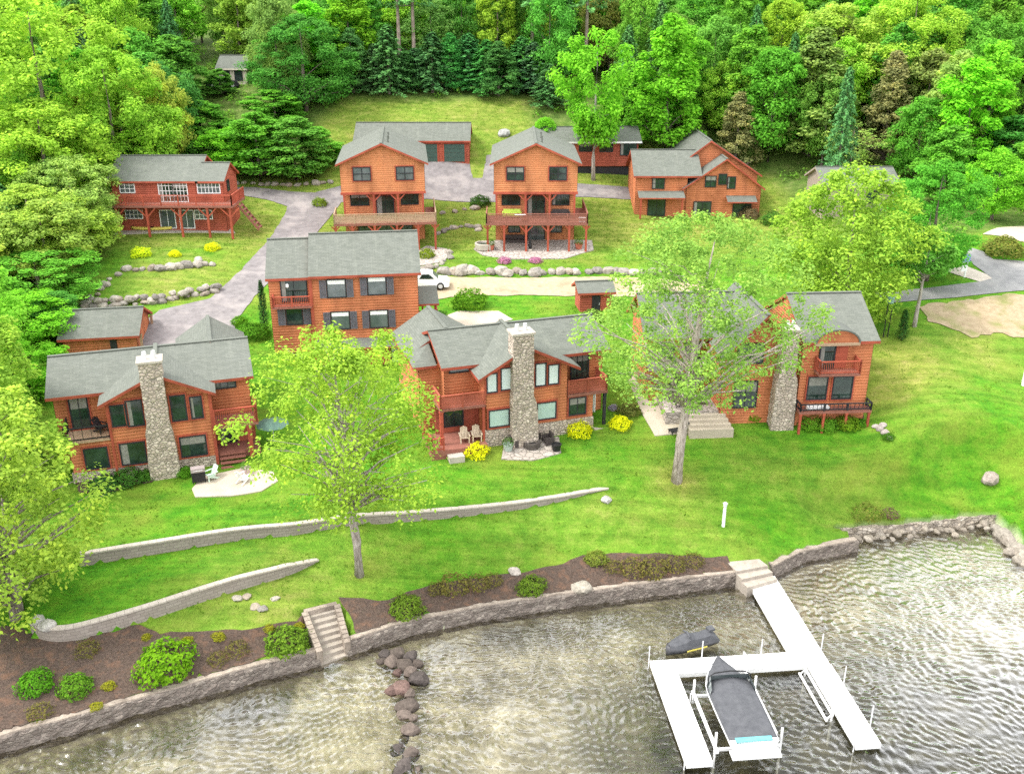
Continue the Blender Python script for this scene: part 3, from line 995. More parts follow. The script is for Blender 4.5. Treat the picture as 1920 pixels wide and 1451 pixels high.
def tall_house():
    o = Vector((-19.82, 75.4, 8.5))
    r = empty('log_house', o, R(8), 'tall three storey orange log house with dark shuttered windows in the middle of the photo', 'house')
    w = MB()
    log_body(w, 3.45, 12.1, 0, 8, -3.2, 5.15, 'u', 7.5)
    log_body(w, 0, 3.42, .35, 7.6, -1.6, 5.0, 'u', 7.1)
    w.build('wall', LOG, r)
    rf = MB()
    gable_roof(rf, 3.55, 12.1, 0, 8, 5.15, 7.5, 'u', None, .35, .3)
    gable_roof(rf, .1, 3.1, .35, 7.65, 5.0, 7.15, 'u', None, .35, .3)
    rf.build('roof', [ROOF, TRIM], r)
    for (u, w0) in ((4.1, 3.25), (7.4, 3.35), (4.25, .5), (7.42, .5)):
        window(r, u + .64, 0, w0, 1.42, 1.42, 1, 1, FRAME_DK, GLASS_GREY)
        bl = MB(face_frame((u + .66, 0, w0 + 1.08), 'front')); bl.box((0, 0, .067), (1.38, .33, .072)); bl.build('blind', WHITE, r)
        shutter(r, u - .02, -.03, w0 - .05, .54, 1.5); shutter(r, u + 2.18, -.03, w0 - .05, .54, 1.5)
    window(r, 1.25, .35, .95, 1.2, 1.35, 1, 1, FRAME_DK, GLASS)
    shutter(r, .52, .32, .9, .6, 1.45); shutter(r, 2.58, .32, .9, .6, 1.45)
    window(r, 1.0, .35, 2.95, 2.0, 1.8, 2, 1, FRAME_DK, GLASS, name='sliding_door')
    lm = MB(); lm.lathe((1.5, .18, 4.1), [(.05, 0), (.13, .08), (.13, .3), (.04, .36)], 10); lm.build('wall_lamp', WHITE, r)
    simple(r, 'balcony_floor', DECKRED, ((.25, -.65, 2.55), (3.4, .3, 2.7)))
    railing(r, [(.3, .25), (.3, -.6), (3.35, -.6)], 2.7, .85, TRIM)
    simple(r, 'corner_board', TRIM, ((3.25, -.1, -2.5), (3.5, .3, 4.95)))
    pr = MB(); pr.slab([(3.3, -1.0, -.95), (12.3, -1.0, -.95), (12.3, .06, -.35), (3.3, .06, -.35)], .15)
    pr.build('pent_roof', [ROOF, TRIM], r)
    window(r, 9.7, 0, -2.7, 1.35, 1.75, 2, 4, FRAME_DK, GLASS_BLIND, name='door', bar=.07)
    window(r, 5.0, 0, -2.6, 2.2, 1.7, 3, 2, FRAME_DK, GLASS_GREY)
    # side porch on the right
    ep = MB(); ep.slab([(12.0, 1.0, 2.0), (13.9, 1.0, 2.0), (13.9, 4.0, 2.75), (12.0, 4.0, 2.75)], .18)
    ep.build('porch_roof', [ROOF, TRIM], r)
    post(r, 13.6, 1.7, -1.5, 1.95, .18); post(r, 12.5, 1.65, -1.5, 1.95, .14)
    simple(r, 'porch_floor', DECKRED, ((12.15, 1.5, -1.6), (13.8, 4.6, .3)))
    railing(r, [(12.2, 1.55), (13.75, 1.55), (13.75, 4.4)], .3, .9, LOGRED)
    dp = MB(); dp.beam((12.3, -.1, -.3), (11.9, -1.6, -2.2), .12); dp.build('downpipe', TRIM, r)
    simple(r, 'deck', DECKRED, ((11.2, -2.6, -3.2), (14.6, .9, -2.4)))
    railing(r, [(11.3, -2.5), (14.5, -2.5), (14.5, .7)], -2.4, .95, LOGRED)
    return r


def cottage(o, yaw, label, du, glass, group=None):
    r = empty('cottage', o, R(yaw), label, 'house')
    a, b = du, du + 9.1
    m = (a + b) / 2
    w = MB()
    log_body(w, a, b, 0, 13.2, 5.9, 9.1, 'y', 11.1)
    log_body(w, a + .15, b - .15, 1.5, 13, -1, 5.9, 'u', 5.95)
    w.build('wall', LOGY, r)
    rf = MB(); gable_roof(rf, a, b, 0, 13.2, 9.1, 11.1, 'y', None, .45, .65)
    for k in (1.3, 4.6):
        rf.lathe((m + .7, k + 1, 10.8), [(.09, 0), (.09, .75), (.12, .76), (.12, .85)], 8)
    rf.build('roof', [ROOF, TRIM], r)
    for u in (1.45, 6.1):
        window(r, a + u, -.05, 7.3, 1.75, 1.3, 2, 2, FRAME_DK, glass, trim=TRIM, bar=.09)
    window(r, a + 3.75, 1.45, 3.0, 1.8, 2.2, 2, 1, FRAME_DK, GLASS, name='french_door', trim=TRIM)
    window(r, a + .9, 1.45, 4.3, 1.9, 1.3, 2, 1, FRAME_DK, GLASS); window(r, a + 6.5, 1.45, 4.3, 1.8, 1.3, 2, 1, FRAME_DK, GLASS)
    window(r, a + 3.8, 1.45, .15, 1.8, 2.2, 2, 1, FRAME_DK, GLASS_GREY, name='french_door')
    window(r, a + 1.6, 1.45, 1.2, 1.2, 1.25, 2, 2, FRAME_DK, GLASS_GREY); window(r, a + 6.4, 1.45, 1.2, 1.1, 1.25, 2, 2, FRAME_DK, GLASS_GREY)
    simple(r, 'gable_beam', TRIM, ((a - .1, -.14, 5.72), (b + .1, .2, 5.95)))
    f = MB(); f.box((a - .9, -2.5, 2.78), (b + 1.15, 1.44, 2.98)); f.box((b + .0, 1.46, 2.78), (b + 1.15, 6, 2.98))
    f.build('deck', DECKRED, r)
    railing(r, [(a - .82, 1.4), (a - .82, -2.42), (b + 1.07, -2.42), (b + 1.07, 5.8)], 2.98, 1.05, TAN if du > 0 else DECKRED, True)
    for u in (a + .25, a + 3.45, a + 6.1, b - .25):
        post(r, u, .02, 2.98, 5.72, .2, TRIM, .75 if a + 1 < u < b - 1 else 0)
    for u in (a - .7, a + 1.1, a + 3.5, a + 5.9, b - .9, b + .95):
        post(r, u, -2.35, -.6, 2.78, .22, TRIM, .7 if a + 2 < u < b - 2 else .4)
    return r


def left_cottage():
    o = Vector((-44.59, 107.49, 10.2))
    r = empty('cottage', o, 0, 'red log cottage with white grid windows and a long deck, upper left beside the woods', 'house')
    w = MB()
    log_body(w, 0, 9.3, 0, 8, -1, 5.6, 'u', 7.6)
    log_body(w, 9.32, 12.4, 0, 5.5, -1, 5.6, 'u', 7.0)
    w.build('wall', LOGRED, r)
    rf = MB(); gable_roof(rf, 0, 9.3, 0, 8, 5.6, 7.6, 'u', None, .4, .45); gable_roof(rf, 9.75, 12.4, 0, 5.5, 5.6, 7.0, 'u', None, .4, .3)
    rf.build('roof', [ROOF, TRIM], r)
    for (u, w0, wd, ht, nx, ny, g) in ((.95, 4.3, 1.55, 1.2, 3, 3, GLASS_GREY), (5.25, 3.3, 1.5, 2.3, 4, 4, GLASS), (6.85, 3.3, 1.5, 2.3, 4, 4, GLASS), (9.6, 4.25, 2.4, 1.2, 6, 2, GLASS_GREY),
                                       (1.15, 1.4, 1.8, .85, 4, 2, GLASS_GREY), (5.0, .3, 1.6, 1.95, 2, 1, GLASS_GREY), (7.2, .3, 1.5, 1.95, 2, 1, GLASS_GREY), (8.95, 1.35, 1.85, .9, 4, 2, GLASS_GREY)):
        window(r, u, 0, w0, wd, ht, nx, ny, FRAME_WH, g, name='window' if ht < 1.5 else 'sliding_door', bar=.06)
    window(r, 12.4, 1.4, 4.2, .8, 1.1, 1, 2, FRAME_DK, GLASS, 'right')
    simple(r, 'deck', DECKRED, ((.1, -2.3, 3.0), (13.9, -.07, 3.2)), ((12.55, -.06, 3.0), (13.9, 3, 3.2)))
    railing(r, [(.2, -.1), (.2, -2.22), (13.8, -2.22), (13.8, 2.9)], 3.2, 1.15, TRIM, step=.16)
    for u in (.95, 4.3, 8.0, 11.0, 13.5):
        post(r, u, -2.1, -.6, 3.0, .22, TRIM, 1.0)
    st = MB()
    for i in range(7):
        st.box((13.95 + i * .3, -.2, 2.7 - i * .4), (14.3 + i * .3, 1.0, 2.78 - i * .4))
    st.beam((13.9, -.25, 2.9), (16.0, -.25, .1), .08, .25); st.beam((13.9, 1.05, 2.9), (16.0, 1.05, .1), .08, .25)
    st.build('stair', DECKRED, r)
    return r


def right_cottage():
    o = Vector((15.06, 117.17, 9.8))
    r = empty('log_house', o, 0, 'orange log house with two nested gables and a lower left wing', 'house')
    w = MB()
    log_body(w, 0, 6.2, 0, 8, -1, 5.0, 'u', 7.25)
    log_body(w, 6.0, 15.2, 0, 8, -1, 3.5, 'y', 6.75, 10.7)
    log_body(w, 4.2, 15.4, 3.2, 14, -1, 4.6, 'y', 8.5, 9.3)
    w.build('wall', LOG, r)
    rf = MB()
    gable_roof(rf, 0, 7.5, 0, 8, 5.0, 7.25, 'u', None, .45, .4)
    gable_roof(rf, 6.0, 15.2, 0, 7, 3.5, 6.8, 'y', 10.7, .4, .5)
    gable_roof(rf, 4.2, 15.4, 3.2, 14, 4.6, 8.5, 'y', 9.3, .5, .5)
    rf.build('roof', [ROOF, TRIM], r)
    window(r, 2.0, -.05, 3.4, 1.35, 1.15, 2, 2, FRAME_DK, GLASS)
    window(r, 10.0, -.05, 3.9, .85, 1.15, 2, 2, FRAME_DK, GLASS); window(r, 11.1, -.05, 3.4, .85, 1.3, 1, 2, FRAME_DK, GLASS); window(r, 8.4, -.05, 3.6, 1.2, 1.2, 2, 2, FRAME_DK, GLASS)
    window(r, 12.0, -.05, 0, 2.1, 1.5, 2, 1, FRAME_DK, GLASS); window(r, 7.2, -.05, 0, 2.0, 1.7, 2, 1, FRAME_DK, GLASS)
    window(r, 1.6, -.05, .1, 2.0, 2.1, 2, 1, FRAME_DK, GLASS, name='sliding_door')
    pr = MB(); pr.slab([(11.0, -1.3, 1.95), (14.6, -1.3, 1.95), (14.6, .06, 2.5), (11.0, .06, 2.5)], .15); pr.build('pent_roof', [ROOF, TRIM], r)
    pr = MB(); pr.slab([(.2, -1.6, 2.5), (5.8, -1.6, 2.5), (5.8, .06, 3.1), (.2, .06, 3.1)], .15); pr.build('porch_roof', [ROOF, TRIM], r)
    post(r, .5, -1.4, -.6, 2.4, .2); post(r, 5.5, -1.4, -.6, 2.4, .2)
    return r


def lodge_right():
    o = Vector((21.07, 65.46, 5.5))
    r = empty('log_house', o, R(4), 'log house behind the tallest sparse tree, with arched eyebrow dormer and balcony', 'house')
    w = MB()
    log_body(w, 0, 5.2, 0, 8, -.8, 6.15, 'u', 8.35)
    log_body(w, -5.6, .02, .5, 8, -.8, 5.0, 'y', 8.0)
    log_body(w, -10.5, -5.5, 4.2, 10, -.8, 5.4, 'u', 7.2)
    w.build('wall', LOG, r)
    rf = MB()
    gable_roof(rf, .15, 5.2, 0, 8, 6.15, 8.35, 'u', None, .35, .35)
    gable_roof(rf, -5.6, .02, .5, 8, 5.0, 8.0, 'y', None, .3, .6)
    gable_roof(rf, -10.5, -3, 4.2, 10.5, 5.4, 7.6, 'u', None, .5, .4)
    rf.build('roof', [ROOF, TRIM], r)
    # eyebrow dormer
    n = 12; pr = [(2.35 + 1.55 * math.cos(math.pi * k / n), 6.05 + .95 * math.sin(math.pi * k / n)) for k in range(n + 1)]
    dm = MB(); dm.loft([[(u, -.42, z) for u, z in pr], [(u, 3.0, z + .1) for u, z in pr]], 0, False, False)
    big = [(2.35 + (u - 2.35) * 1.08, 6.0 + (z - 6.0) * 1.1) for u, z in pr]
    dm.loft([[(u, -.5, z) for u, z in big], [(u, 3.0, z + .12) for u, z in big]], 1, False, False)
    dm.loft([[(u, -.5, z) for u, z in pr], [(u, -.5, z) for u, z in big]], 1, False, False)
    c = len(dm.v)
    dm.v += [(u, -.45, z) for u, z in pr]; dm.f.append(list(range(c, c + len(pr)))[::-1]); dm.m.append(0); dm.uv.append(None)
    dm.box((.7, -.5, 5.86), (4.0, -.38, 6.08), 2)
    dm.build('dormer', [LOG, ROOF, TAN], r)
    chimney(r, [(-.9, -1.95, -.2), (3.0, -1.85, -.3), (3.8, -1.7, -.5), (7.0, -1.65, -.55)], -.5, .7, 8)
    window(r, 1.3, -.05, 4.05, 1.0, 2.05, 1, 1, FRAME_DK, GLASS, name='sliding_door')
    simple(r, 'door', TRIM, ((2.42, -.16, 4.05), (3.3, .02, 6.1)))
    simple(r, 'balcony_floor', DECKRED, ((.95, -1.2, 3.78), (4.0, -.07, 3.95)))
    railing(r, [(1.0, -.1), (1.0, -1.15), (3.95, -1.15), (3.95, -.1)], 3.95, .95, TRIM)
    window(r, .7, -.05, 1.62, 1.35, 1.68, 1, 1, FRAME_DK, GLASS, trim=TRIM); window(r, 2.6, -.05, 1.62, 1.35, 1.68, 1, 1, FRAME_DK, GLASS, trim=TRIM)
    window(r, -1.2 + .25, .45, 4.35, .7, 1.3, 1, 1, FRAME_DK, GLASS_GREY); window(r, -.1 - .9, .45, 1.5, .8, 1.4, 1, 1, FRAME_DK, GLASS)
    window(r, -4.6, .45, 4.4, 1.8, 1.4, 2, 1, FRAME_DK, GLASS); window(r, -4.6, .45, .9, 1.6, 2.0, 2, 1, FRAME_DK, GLASS)
    simple(r, 'deck', DECKRED, ((-.1, -1.0, .78), (5.35, -.09, .98)))
    for u in (.05, 1.8, 3.5, 5.2):
        post(r, u, -.9, -1.0, .78, .16)
    railing(r, [(-.02, -.1), (-.02, -.95), (5.28, -.95), (5.28, -.1)], .98, .55, FRAME_DK, step=.3)
    simple(r, 'bench_cushion', WHITE, ((.6, -.8, 1.0), (2.2, -.4, 1.25)))
    window(r, -8.6, 4.15, .75, 1.15, 2.0, 1, 1, FRAME_DK, GLASS, name='door', trim=TRIM)
    window(r, -7.0, 4.15, 1.3, 1.2, 1.3, 2, 1, FRAME_DK, GLASS); window(r, -9.6, 4.15, 3.6, 1.1, 1.3, 1, 1, FRAME_DK, GLASS_GREY); window(r, -7.6, 4.15, 3.6, 1.1, 1.3, 1, 1, FRAME_DK, GLASS_GREY)
    pr = MB(); pr.slab([(-10.6, 2.9, 2.95), (-5.9, 2.9, 2.95), (-5.9, 4.22, 3.5), (-10.6, 4.22, 3.5)], .15); pr.build('porch_roof', [ROOF, TRIM], r)
    post(r, -10.3, 3.1, .5, 2.85, .2); post(r, -6.1, 3.1, .5, 2.85, .2)
    simple(r, 'porch_floor', FLAG, ((-9.6, .6, -1.2), (-5.62, 4.18, .55)))
    st = MB()
    for i in range(4):
        st.box((-8.3 + i * .05, .6 - (i + 1) * .42, -1.2), (-5.2 + i * .1, .6 - i * .42 + .01, .4 - i * .2))
    st.build('stair', SANDY, r)
    return r


def garage():
    o = Vector((-5.64, 128.9, 14.5))
    r = empty('garage', o, 0, 'long red garage with green overhead doors at the foot of the upper field', 'garage')
    w = MB(); log_body(w, -15, 0, 0, 6.5, -1, 2.85, 'u', 4.5, 3.2); w.build('wall', LOGRED, r)
    rf = MB(); gable_roof(rf, -15, 0, 0, 6.5, 2.85, 4.55, 'u', 3.2, .45, .2); rf.build('roof', [ROOF, TRIM], r)
    dg = mottled('green_garage_door', (.045, .085, .07), (.065, .11, .09), 4, .5)
    for u in (-3.3, -6.9, -10.5, -14.1):
        d = MB(face_frame((u, 0, .05), 'front'))
        for i in range(4):
            d.box((0, i * .57, 0), (2.7, i * .57 + .545, .09))
        d.build('garage_door', dg, r)
        f = MB(face_frame((u, 0, .05), 'front')); f.box((-.15, 0, -.02), (-.004, 2.42, .12)); f.box((2.704, 0, -.02), (2.85, 2.42, .12)); f.box((-.004, 2.3, -.02), (2.704, 2.42, .118)); f.build('door_frame', TRIM, r)
    return r


def long_house():
    o = Vector((6.3, 127.57, 13.6))
    r = empty('log_house', o, R(2), 'low red house with dark grey roof below the woods, behind the bare-trunked maple', 'house')
    w = MB(); log_body(w, -2, 10.2, 0, 7, .5, 3.75, 'u', 5.0, 3.5); w.build('wall', LOGRED, r)
    rf = MB(); gable_roof(rf, -2, 10.2, 0, 7, 3.75, 5.0, 'u', 3.5, .5, .4); rf.build('roof', [ROOF, FRAME_WH], r)
    for (u, w0, wd, ht, n) in ((2.5, 2.5, 1.6, .95, 3), (5.2, 2.45, 1.6, 1.0, 2), (7.9, 2.0, 2.0, 1.65, 2)):
        window(r, u, -.03, w0, wd, ht, n, 1, FRAME_DK, GLASS)
    simple(r, 'skirting', FRAME_DK, ((-1.9, .2, -1.5), (10.1, 6.8, .52)))
    return r


def small_outbuilding(name, label, o, yaw, L, D, w0, we, wr, door=None):
    r = empty(name, o, R(yaw), label, name.replace('_', ' '))
    w = MB(); log_body(w, 0, L, 0, D, w0, we, 'u', wr); w.build('wall', LOG if name != 'shed' else LOGRED, r)
    rf = MB(); gable_roof(rf, 0, L, 0, D, we, wr, 'u', None, .4, .35); rf.build('roof', [ROOF, TRIM], r)
    if door:
        f = MB(face_frame((door[0], -.03, door[1]), 'front')); f.box((0, 0, -.02), (door[2], door[3], .1)); d = f.build('door', FRAME_DK, r)
        h = MB(face_frame((door[0], -.03, door[1]), 'front')); h.box((door[2] - .14, door[3] * .45, .1), (door[2] - .08, door[3] * .55, .15)); h.build('handle', METAL, d)
    return r


lodge_left(); lodge_mid(); tall_house()
cottage(Vector((-19.05, 105.24, 8.9)), 6, 'left of two tall gabled cottages, with pale tan deck rail', .4, GLASS_GREY)
cottage(Vector((-1.91, 105.74, 8.9)), 0, 'right of the two tall gabled cottages, red deck rail above a curved stone terrace', -.05, GLASS)
left_cottage(); right_cottage(); lodge_right(); garage(); long_house()
gl = small_outbuilding('garage', 'small log garage with grey roof just behind the lowest left house', Vector((-38.36, 77.44, 6.2)), 10, 6.0, 6.0, -2.2, 1.5, 2.9, (3.8, -1, .55, 2.2))
post(gl, 6.3, .3, -1.6, 1.4, .2, TAN); post(gl, 6.3, 5.7, -1.6, 1.4, .2, TAN)
small_outbuilding('shed', 'little red log garden shed beside the sandy drive', Vector((6.49, 87.36, 7.0)), 8, 3.0, 2.4, -.4, 1.85, 2.4, (1.1, -.2, .8, 1.7))


def plain_house(label, px, py, yaw, L, D, we, wr, wallm, roof_c, wins, group=None):
    p = gp(px, py)
    r = empty('house', p, R(yaw), label, 'house')
    w = MB(); w.box((0, 0, -2), (L, D, we))
    w.add([(0, 0, we), (0, D, we), (0, D / 2, wr)], [(0, 1, 2)]); w.add([(L, 0, we), (L, D, we), (L, D / 2, wr)], [(0, 2, 1)])
    w.build('wall', wallm, r)
    rf = MB(); gable_roof(rf, 0, L, 0, D, we, wr, 'u', None, .4, .35); rf.build('roof', [ROOF, wallm], r)
    for (u, w0, a, b) in wins:
        window(r, u, 0, w0, a, b, 2, 1, FRAME_DK, GLASS)
    return r


BEIGE = mottled('beige_siding', (.52, .46, .36), (.62, .56, .45), 3)
BROWN = mottled('brown_siding', (.16, .10, .07), (.22, .14, .1), 3)
plain_house('small beige house with grey roof glimpsed through the woods, upper left', 412, 158, -8, 4.4, 4, 2.4, 3.9, BEIGE, None, [(2.6, .6, 1.1, 1.4), (.8, 1, .9, .9)])
plain_house('beige house mostly hidden behind the yellow-green tree on the right', 1540, 412, 0, 8.5, 7, 4.0, 5.4, mottled('weathered_siding', (.26, .21, .17), (.34, .28, .23), 3), None, [(2, 2, 1.3, 1.3), (5, 2, 1.3, 1.3)])
plain_house('brown cabin glimpsed between the trees at upper right', 1765, 150, 0, 6, 6, 3, 4.8, BROWN, None, [(1, 1, 1.2, 1.2), (3.6, 1, 1.2, 1.2)])
plain_house('brown house roof just showing above the lime trees at the top left corner', 125, 22, 5, 8, 6, 3, 5, BROWN, None, [(1, 1, 1.2, 1.2)])

# ------------------------------------------------------------------ waterfront
def resample(line, step, hs=None):
    line = np.asarray(line, float); out = []; h = []
    for i in range(len(line) - 1):
        L = np.hypot(*(line[i + 1] - line[i])); n = max(1, int(round(L / step)))
        for k in range(n):
            out.append(line[i] + (line[i + 1] - line[i]) * k / n)
            if hs is not None: h.append(hs[i] + (hs[i + 1] - hs[i]) * k / n)
    out.append(line[-1])
    if hs is not None: h.append(hs[-1])
    out = np.array(out)
    for _ in range(4):                      # round the corners off
        out[1:-1] = (out[:-2] + 2 * out[1:-1] + out[2:]) / 4
    return (out, np.array(h)) if hs is not None else out


def normals2(P):
    d = np.gradient(P, axis=0); d /= np.hypot(*d.T)[:, None]
    return np.stack([-d[:, 1], d[:, 0]], 1)


def seawall(label, line, top=1.0, width=.6, mat=None, rough=.1, lit_top_mat=None):
    P = resample(line, .33); N = normals2(P)
    prof = [(-.08, -1.8), (-.04, -.3), (-.03, 0), (-.02, .22), (0, .42), (.02, .62), (.03, .78), (.07, top - .07), (.12, top), (width * .5, top + .02), (width - .05, top), (width, top - .15), (width + .05, top - .9)]
    rings = []
    for i, (p, n) in enumerate(zip(P, N)):
        ring = []
        for o_, z in prof:
            q = Vector((p[0] + n[0] * o_, p[1] + n[1] * o_, z))
            j = noise.noise_vector(q * 1.9) * rough + noise.noise_vector(q * 4.6) * rough * .6
            ring.append(q + Vector((j.x, j.y, j.z * .5)))
        rings.append(ring)
    mb = MB(); mb.loft(rings)
    o = mb.build('seawall', mat or SEASTONE)
    tag(o, label, 'wall')
    if lit_top_mat:  # added pale top strip: brightness of the sky-facing top put into its colour
        c = MB(); rr = []
        for p, n in zip(P, N):
            r_ = []
            for o_, z in ((.1, top - .02), (.12, top + .07), (width - .05, top + .075), (width - .03, top - .02)):
                q = Vector((p[0] + n[0] * o_, p[1] + n[1] * o_, z)); j = noise.noise_vector(q * 1.3) * .05
                r_.append(q + Vector((j.x, j.y, j.z * .4)))
            rr.append(r_)
        c.loft(rr); c.build('wall_cap', lit_top_mat, o)
    return o


CAPST = mottled('wall_cap_stone', (.22, .18, .145), (.36, .305, .25), 3.6, .9, .7, .07, c3=(.13, .105, .085))  # on the seawall tops, skylight is painted into this paler tone
sh = [zp(*p, 0).xy for p in [(-420, 1545), (0, 1412), (150, 1372), (330, 1320), (460, 1283), (602, 1247)]]
seawall('dark rough stone seawall running left from the stone steps', sh, .92, .5, rough=.15, lit_top_mat=CAPST)
sh = [zp(*p, 0).xy for p in [(655, 1229), (760, 1194), (900, 1164), (1050, 1141), (1200, 1121), (1400, 1096)]]
seawall('dark rough stone seawall between the stone steps and the dock', sh, .92, .5, rough=.15, lit_top_mat=CAPST)
sh = [zp(*p, 0).xy for p in [(1452, 1082), (1500, 1056), (1560, 1043), (1607, 1034)]]
seawall('short curved stone seawall right of the dock landing', sh, .8, .6, rough=.17, lit_top_mat=CAPST)
PALEW = stone_mat('pale_stone', (.43, .37, .29), (.33, .28, .22), (.54, .48, .40), 3)
sh = [zp(*p, 0).xy for p in [(1568, 1010), (1680, 1003), (1760, 995), (1830, 986), (1866, 984)]]
seawall('low pale stone wall along the shallow cove at right', sh, .62, .5, PALEW, .2)


def block_mat():
    t = NT('wall_block'); tc = t.n('TexCoord'); br = t.n('TexBrick', offset=.5)
    t.l(tc.outputs['UV'], br.inputs['Vector'])
    for k, v in (('Scale', 1.0), ('Mortar Size', .012), ('Brick Width', .45), ('Row Height', .2)):
        br.inputs[k].default_value = v
    br.inputs['Color1'].default_value = (.23, .195, .165, 1); br.inputs['Color2'].default_value = (.30, .26, .225, 1); br.inputs['Mortar'].default_value = (.12, .10, .09, 1)
    col = t.mix(t.math('MULTIPLY', t.noise(t.coord(), 3, 5), .5), br.outputs['Color'], (.26, .23, .2))
    t.bump(br.outputs['Fac'], -.5, .03)
    return t.fin(col, .92, .15)


BLOCK = block_mat()
BLOCKCAP = mottled('wall_block_cap', (.36, .315, .27), (.46, .41, .355), 3, .9, .3, .02)


def block_wall(label, line, hs, ends):
    P, H = resample(line, .45, hs); N = normals2(P)
    base = terrain(P - N * .45)
    k = np.ones(7) / 7
    base = np.convolve(np.pad(base, 3, 'edge'), k, 'valid')
    top = base + H
    s = np.concatenate([[0], np.cumsum(np.hypot(*np.diff(P, axis=0).T))])
    mb = MB()
    for i in range(len(P) - 1):
        for j, (o0, o1) in enumerate(((-.16, -.1),)):
            pts = [(*(P[i] + N[i] * o0), base[i] - .5), (*(P[i + 1] + N[i + 1] * o0), base[i + 1] - .5), (*(P[i + 1] + N[i + 1] * o1), top[i + 1]), (*(P[i] + N[i] * o1), top[i])]
            mb.add(pts, [(0, 1, 2, 3)], 0, [[(s[i], -.5), (s[i + 1], -.5), (s[i + 1], H[i + 1]), (s[i], H[i])]])
        pts = [(*(P[i] + N[i] * -.1), top[i]), (*(P[i + 1] + N[i + 1] * -.1), top[i + 1]), (*(P[i + 1] + N[i + 1] * .3), top[i + 1] - .01), (*(P[i] + N[i] * .3), top[i] - .01)]
        mb.add(pts, [(0, 1, 2, 3)], 0, [[(s[i], 0), (s[i + 1], 0), (s[i + 1], .05), (s[i], .05)]])
    for i in (0, len(P) - 1):
        a = [(*(P[i] + N[i] * -.16), base[i] - .5), (*(P[i] + N[i] * .3), base[i] - .5), (*(P[i] + N[i] * .3), top[i]), (*(P[i] + N[i] * -.1), top[i])]
        mb.add(a, [(0, 1, 2, 3)], 0, [[(0, 0), (.4, 0), (.4, .6), (0, .6)]])
    o = mb.build('retaining_wall', BLOCK)
    tag(o, label, 'wall')
    c = MB()
    for i in range(len(P) - 1):
        a, b = P[i] + (P[i + 1] - P[i]) * .012, P[i + 1] - (P[i + 1] - P[i]) * .012
        z0, z1 = top[i] + .004, top[i + 1] + .004; jj = random.uniform(-.012, .012)
        q = [(*(a - N[i] * (.17 + jj)), z0), (*(b - N[i + 1] * (.17 + jj)), z1), (*(b + N[i + 1] * .2), z1), (*(a + N[i] * .2), z0)]
        c.add(q + [(x, y, z + .1) for x, y, z in q], [(3, 2, 1, 0), (4, 5, 6, 7), (0, 1, 5, 4), (1, 2, 6, 5), (2, 3, 7, 6), (3, 0, 4, 7)])
    c.build('wall_cap', BLOCKCAP, o)
    return o


block_wall('lower curved grey block retaining wall above the left mulch bed', LWALL, LWALL_H, 0)
block_wall('long upper grey block retaining wall crossing the lawn behind the forked tree', UWALL, UWALL_H, 0)

STEPST = mottled('step_stone', (.27, .235, .195), (.37, .325, .275), 3, .9, .3, .03)
# stone steps down to the water
SA, SB, SC, SD = zp(570, 1146, 1.75), zp(631, 1131, 1.75), zp(653, 1229, 0), zp(601, 1247, 0)
root = empty('stone_steps', (SA + SB + SC + SD) / 4, 0, 'pale stone steps with side kerbs cut through the mulch bed down to the water', 'steps')
c0 = root.location.copy()
for i in range(8):
    t0, t1 = i / 8, (i + 1) / 8 + .006
    z = 1.5 - i * .2
    q = [SA.lerp(SD, t0), SA.lerp(SD, t1), SB.lerp(SC, t1), SB.lerp(SC, t0)]
    if i in (3,): z += .0
    m = MB(Matrix.Translation(-c0))
    m.add([(p.x, p.y, z - .3) for p in q] + [(p.x, p.y, z) for p in q], [(0, 3, 2, 1), (4, 5, 6, 7), (0, 1, 5, 4), (1, 2, 6, 5), (2, 3, 7, 6), (3, 0, 4, 7)])
    m.build('step', STEPST, root)
for a, b in ((SA, SD), (SB, SC)):
    m = MB(Matrix.Translation(-c0))
    n = 9
    for i in range(n):
        p, q = a.lerp(b, i / n), a.lerp(b, (i + .97) / n)
        zt = 1.8 - i * .09
        m.beam((p.x, p.y, zt - .75), (q.x, q.y, zt - .75 - .05), .34, 1.5)
    m.build('kerb', CAPST, root)
m = MB(Matrix.Translation(-c0)); m.beam((SA.x, SA.y, 1.55), (SB.x, SB.y, 1.55), .3, .5); m.build('top_step', CAPST, root)

# ---- dock
DO = Vector((14.895, 51.666)); DE = Vector((.9954, .0956)); DD = Vector((.0956, -.9954))
DX = Matrix(((DE.x, DD.x, 0, DO.x), (DE.y, DD.y, 0, DO.y), (0, 0, 1, 0), (0, 0, 0, 1)))   # local x = right, y = out into the lake


def dk(x, y, z=0):
    return DX @ Vector((x, y, z))


WDOCK = mottled('white_dock_decking', (.70, .70, .68), (.80, .80, .78), 3, .6, .1, .01)
root = empty('dock', dk(0, 0), 0, 'white F shaped floating dock reaching out into the lake', 'dock')
XR = Matrix.Translation(-root.location) @ DX


def dock_section(x0, x1, y0, y1, along):
    m = MB(XR); z = .45
    a0, a1 = (x0, x1) if along == 'x' else (y0, y1)
    n = int((a1 - a0) / .3)
    for i in range(n):
        p, q = a0 + (a1 - a0) * i / n, a0 + (a1 - a0) * (i + .93) / n
        m.box((p, y0, z - .05), (q, y1, z)) if along == 'x' else m.box((x0, p, z - .05), (x1, q, z))
    for (a, b) in (((x0, y0, z - .28), (x1, y0 + .06, z - .052)), ((x0, y1 - .06, z - .28), (x1, y1, z - .052)), ((x0, y0 + .06, z - .28), (x0 + .06, y1 - .06, z - .052)), ((x1 - .06, y0 + .06, z - .28), (x1, y1 - .06, z - .052))):
        m.box(a, b)
    return m.build('deck_section', WDOCK, root)


